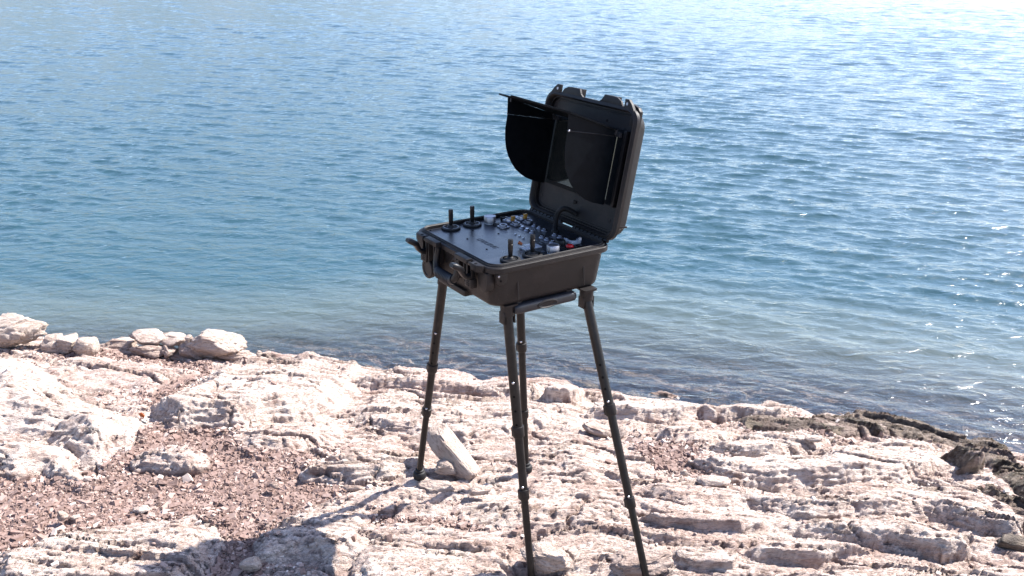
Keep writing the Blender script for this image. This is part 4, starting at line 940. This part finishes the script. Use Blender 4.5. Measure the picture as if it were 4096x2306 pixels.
# the leaning rock by the shaded leg
pA, pB = np.array(at(1092, 1100, .135)), np.array(at(1180, 1192, .025))
mid = (pA + pB) / 2; dv = pB - pA; L_ = np.linalg.norm(dv)
o = link('leaning_rock', rock_mesh('leaning_rock', (L_ + .085, .105, .090), 31, 5, planes=9, rough=.07, strata=.012, box=.36, sharp=.82), boulder_mat(.2), loc=tuple(mid + np.array([.0, .02, 0])))
ex_ = Vector(dv).normalized(); ez_ = (Vector((.25, -.1, 1)) - ex_ * Vector((.25, -.1, 1)).dot(ex_)).normalized(); ey_ = ez_.cross(ex_)
o.rotation_euler = Matrix((ex_, ey_, ez_)).transposed().to_euler()
tag(o, 'long pale block of rock leaning aslant beside the shaded leg', 'rock')
bld('shaded greyish rock behind the foot of the left leg under the leaning rock', 1120, 1178, .035, (.115, .09, .08), 10, tone=.3, seed=33, sub=4, name='rock', cat='rock')
bld('smooth tan stone lying in front of the leaning rock', 1204, 1234, .028, (.095, .065, .048), -5, tone=.35, seed=34, sub=4, rough=.02, name='stone', cat='stone')
bld('low shaded slab of stone in front of the shaded leg foot', 1105, 1226, .012, (.17, .08, .045), 4, tone=.3, seed=35, sub=4, name='stone', cat='stone')
bld('big white angular rock at the bottom edge against the front leg', 1376, 1402, .035, (.215, .13, .135), -28, (8, 12), tone=.2, seed=36, name='rock', cat='rock', box=.45, rough=.12)
bld('pointed flat rock with brown underside at the foot of the right leg', 1606, 1412, .03, (.235, .11, .055), -6, (10, -6), tone=.75, seed=37, name='rock', cat='rock', planes=8)
bld('smooth pale wedge of stone right of the far right leg', 1800, 1212, .03, (.15, .075, .045), -8, tone=.05, seed=38, sub=4, name='stone', cat='stone', rough=.02)
bld('small pale stone on the red gravel right of the legs', 1722, 1190, .02, (.038, .03, .026), 10, tone=.1, seed=39, sub=3, name='stone', cat='stone')
bld('bright white flat stone lying in the gravel at lower left', 355, 1282, .008, (.085, .055, .018), -8, tone=.0, seed=40, sub=3, name='stone', cat='stone')
bld('second bright flat stone further left in the gravel', 187, 1302, .008, (.055, .035, .014), 12, tone=.05, seed=41, sub=3, name='stone', cat='stone')
bld('pinkish angular stone standing in the left gravel', 158, 1300, .02, (.045, .04, .05), 30, tone=.7, seed=42, sub=3, name='stone', cat='stone')
bld('grey blue angular stone inside the shadow of the case', 628, 1418, .03, (.075, .06, .055), 20, tone=.2, seed=44, sub=4, name='stone', cat='stone')
bld('wide white slab stone at the right end of the dark ledge', 1545 + 500, 1188 - 83, .05, (.09, .06, .03), 5, tone=.0, seed=45, sub=3, name='stone', cat='stone')
bld('pale stone at the right edge beside the rough dark block', 2540, 1312, .04, (.12, .09, .07), 0, tone=.2, seed=46, sub=4, name='stone', cat='stone')
bld('black wet stone at the right edge below the pale stone', 2550, 1365, .02, (.14, .09, .06), 0, tone=.8, wet=1, seed=47, sub=4, name='stone', cat='stone')
bld('rust brown flake standing on the lower left ledge', 330, 1398, .03, (.055, .03, .022), 10, (0, -10), tone=1.0, seed=48, sub=3, name='stone', cat='stone')
bld('brown broken corner stone on the lower left ledge', 700 - 10, 1390 - 170, .03, (.04, .03, .03), 10, (0, -10), tone=1.0, seed=49, sub=3, name='stone', cat='stone')
bld('pale cube of rock at the bottom between the front legs', 1440, 1392, .02, (.06, .05, .045), 15, tone=.15, seed=50, sub=3, name='stone', cat='stone', box=.5)
bld('dark red wedge stone by the collar of the right leg', 1520, 1278, .012, (.035, .03, .03), 40, tone=1.0, wet=.3, seed=51, sub=3, name='stone', cat='stone')
bld('long pink stone lying in the gravel left of the shaded leg', 968 - 80, 1228, .012, (.10, .03, .024), 4, (0, 4), tone=.75, seed=52, sub=3, name='stone', cat='stone')
# dry litter caught in the hollow below the white outcrop
b = B(); cx_, cy_, cz_ = at(360, 1050, .03)
b.prism([(cx_ - .016, cy_, cz_ + .016), (cx_ - .004, cy_ - .004, cz_ + .022), (cx_ + .006, cy_ - .002, cz_ + .006), (cx_ - .002, cy_, cz_ - .010), (cx_ - .010, cy_, cz_ - .004)], (.002, .003, .001), .0006)
tag(b.done('dry_leaf', M_ORANGE, None), 'small orange dry leaf caught in the hollow below the white outcrop', 'leaf')
b = B(); b.tube([(cx_ - .028, cy_ - .008, cz_ + .004), (cx_ - .014, cy_ - .012, cz_ - .010), (cx_ + .004, cy_ - .014, cz_ - .020), (cx_ + .014, cy_ - .012, cz_ - .021)], [.005, .006, .008, .004], 10)
tag(b.done('dark_stick', M_GRIP, None), 'short dark stick lying under the orange leaf in the hollow', 'stick')

# ------------------------------------------------------------------ gravel
rng = np.random.RandomState(5)
def gravel_points(n, mode):
    out = []; tot = 0
    while tot < n:
        x = rng.uniform(-2.9, 2.6, n * 4); y = rng.uniform(2.05, 4.4, n * 4)
        m = np.zeros(len(x), bool); best = np.full(len(x), -1.0)
        for P in GRP: best = np.maximum(best, polydist(x, y, P))
        if mode == 'bed': m = best > -.02 - .02 * rng.rand(len(x))
        elif mode == 'sparse': m = (best < 0) & (best > -.25 * rng.rand(len(x)) ** 2) & (y < shore_y(x) - .1)
        else: m = (y < shore_y(x) - .1)
        inv = np.abs(x) < .70 * y
        m &= inv
        x, y = x[m], y[m]
        if mode != 'any':
            lb = surface(x, y, True)[1]; ok = (lb == 0) | (rng.rand(len(x)) < .03); x, y = x[ok], y[ok]
        keep = rng.rand(len(x)) < np.clip((3.1 / y) ** 2.4, 0, 1)
        out.append(np.stack([x[keep], y[keep]], -1)); tot += keep.sum()
    return np.concatenate(out)[:n]
def normals(x, y):
    e = .006; zx = zsurf(x + e, y) - zsurf(x - e, y); zy = zsurf(x, y + e) - zsurf(x, y - e)
    return zx / (2 * e), zy / (2 * e)
CUBE = np.array([[a, b_, c] for a in (-1, 1) for b_ in (-1, 1) for c in (-1, 1)], float)
CT = np.array([[0, 1, 3], [0, 3, 2], [4, 6, 7], [4, 7, 5], [0, 4, 5], [0, 5, 1], [2, 3, 7], [2, 7, 6], [0, 2, 6], [0, 6, 4], [1, 5, 7], [1, 7, 3]])
def chips(name, pts, size_mu, sig, smax, tone_mu, tone_sd, lift):
    n = len(pts); z = zsurf(pts[:, 0], pts[:, 1])
    s = np.clip(size_mu * np.exp(sig * rng.randn(n)), size_mu * .4, smax)
    base = np.repeat(CUBE[None], n, 0) * (0.62 + 0.55 * rng.rand(n, 8, 3))
    # some corners pinched so that chips are wedges and splinters
    base *= np.stack([np.ones(n), .45 + .5 * rng.rand(n), .22 + .38 * rng.rand(n)], -1)[:, None, :]
    a, b_, c = rng.rand(n) * 6.283, rng.randn(n) * .38, rng.randn(n) * .38
    ca, sa, cb, sb, cc, sc2 = np.cos(a), np.sin(a), np.cos(b_), np.sin(b_), np.cos(c), np.sin(c)
    Rm = np.zeros((n, 3, 3))
    Rm[:, 0, 0] = ca * cb; Rm[:, 0, 1] = ca * sb * sc2 - sa * cc; Rm[:, 0, 2] = ca * sb * cc + sa * sc2
    Rm[:, 1, 0] = sa * cb; Rm[:, 1, 1] = sa * sb * sc2 + ca * cc; Rm[:, 1, 2] = sa * sb * cc - ca * sc2
    Rm[:, 2, 0] = -sb; Rm[:, 2, 1] = cb * sc2; Rm[:, 2, 2] = cb * cc
    V = np.einsum('nij,nkj->nki', Rm, base) * s[:, None, None]
    V[:, :, 0] += pts[:, 0:1]; V[:, :, 1] += pts[:, 1:2]; V[:, :, 2] += (z + s * (lift + .25 * rng.rand(n)))[:, None]
    T = (CT[None] + (np.arange(n) * 8)[:, None, None]).reshape(-1, 3)
    tone = np.repeat(np.clip(tone_mu + tone_sd * rng.randn(n), 0, 1), 8)
    return np_mesh(name, V.reshape(-1, 3), tris=T, smooth=False, attrs=dict(tone=tone))
g = link('gravel', chips('gravel', gravel_points(60000, 'bed'), .0034, .52, .017, .36, .20, .12), M_CHIP); tag(g, kind='stuff')
g = link('rubble', chips('rubble', np.concatenate([gravel_points(3200, 'sparse'), gravel_points(700, 'any')]), .0045, .5, .014, .72, .25, .10), M_CHIP); tag(g, kind='stuff')
# the larger stones of the gravel, each an object
VAR = []
for k in range(14):
    me = rock_mesh('shale_stone', (1, .62 + .05 * (k % 4), .30 + .05 * (k % 3)), 200 + k, 2, planes=12, rough=.05, strata=0, box=.7, sharp=.5)
    me.polygons.foreach_set('use_smooth', np.zeros(len(me.polygons), bool))
    a = me.attributes.new('tone', 'FLOAT', 'POINT'); a.data.foreach_set('value', np.full(len(me.vertices), [.05, .25, .35, .45, .5, .6, .7][k % 7], np.float32))
    me.materials.append(M_CHIP); VAR.append(me)
for grp, lab, n, mode, s0, s1 in (('larger red stones in the gravel', 'angular red brown stone lying among the finer red gravel', 210, 'bed', .012, .036),
                                  ('loose chips on the pale shelf', 'small loose chip of rock lying on the pale limestone shelf', 45, 'any', .014, .030)):
    P = gravel_points(n, mode); zz = zsurf(P[:, 0], P[:, 1])
    for k in range(n):
        o = bpy.data.objects.new('stone', VAR[rng.randint(len(VAR))]); COL.objects.link(o)
        s = s0 + (s1 - s0) * rng.rand() ** 2.2
        o.scale = (s, s, s); o.location = (P[k, 0], P[k, 1], zz[k] + s * .14); o.rotation_euler = (rng.randn() * .25, rng.randn() * .25, rng.rand() * 6.28)
        if n > 100:
            pi = int(np.argmax([polydist(P[k:k + 1, 0], P[k:k + 1, 1], G_)[0] for G_ in GRP]))
            ton = ['very dark', 'dark', 'red brown', 'reddish', 'reddish', 'light reddish', 'pale pinkish'][VAR.index(o.data) % 7]
            siz = 'big' if s > .028 else 'middling' if s > .019 else 'small'
            where = ['in the left gravel gully', 'at the far end of the gravel gully', 'in the gravel below the boulders', 'in the gravel right of the legs', 'in the gravel below the dark ledge', 'in the gravel between the leg shadows', 'in the gravel by the case shadow'][pi]
            if pi == 0: where += [' near the white outcrop', ' around the small slab', ' towards the shaded leg'][0 if P[k, 0] < -1.1 else 1 if P[k, 0] < -.7 else 2]
            lab = '%s %s stone %s' % (siz, ton, where)
        tag(o, lab, 'stone', grp)
# stones under the shallow water
for k in range(46):
    x = rng.uniform(-1.0, 2.9); d = rng.rand() ** 1.4 * 1.1; y = float(shore_y(x)) + .04 + d
    s = rng.uniform(.08, .26); zz = float(zbase(np.array(x), np.array(y)))
    hz = min(s * .5, max(.03, (ZW - zz) * 1.1 + .02))
    o = link('sunken_stone', rock_mesh('sunken_stone', (s, s * rng.uniform(.55, .8), hz), 300 + k, 3), boulder_mat(.8, [.0, .2, .6][k % 3]), loc=(x, y, zz + hz * .15))
    o.rotation_euler = (0, 0, rng.rand() * 6.28); tag(o, 'brown stone under the shallow water ' + ('behind the legs' if x < .4 else 'off the bright waterline ledge' if x < 1.3 else 'off the dark wet ledge'), 'stone', 'sunken stones in the shallows')
print('all', time.time() - T0)
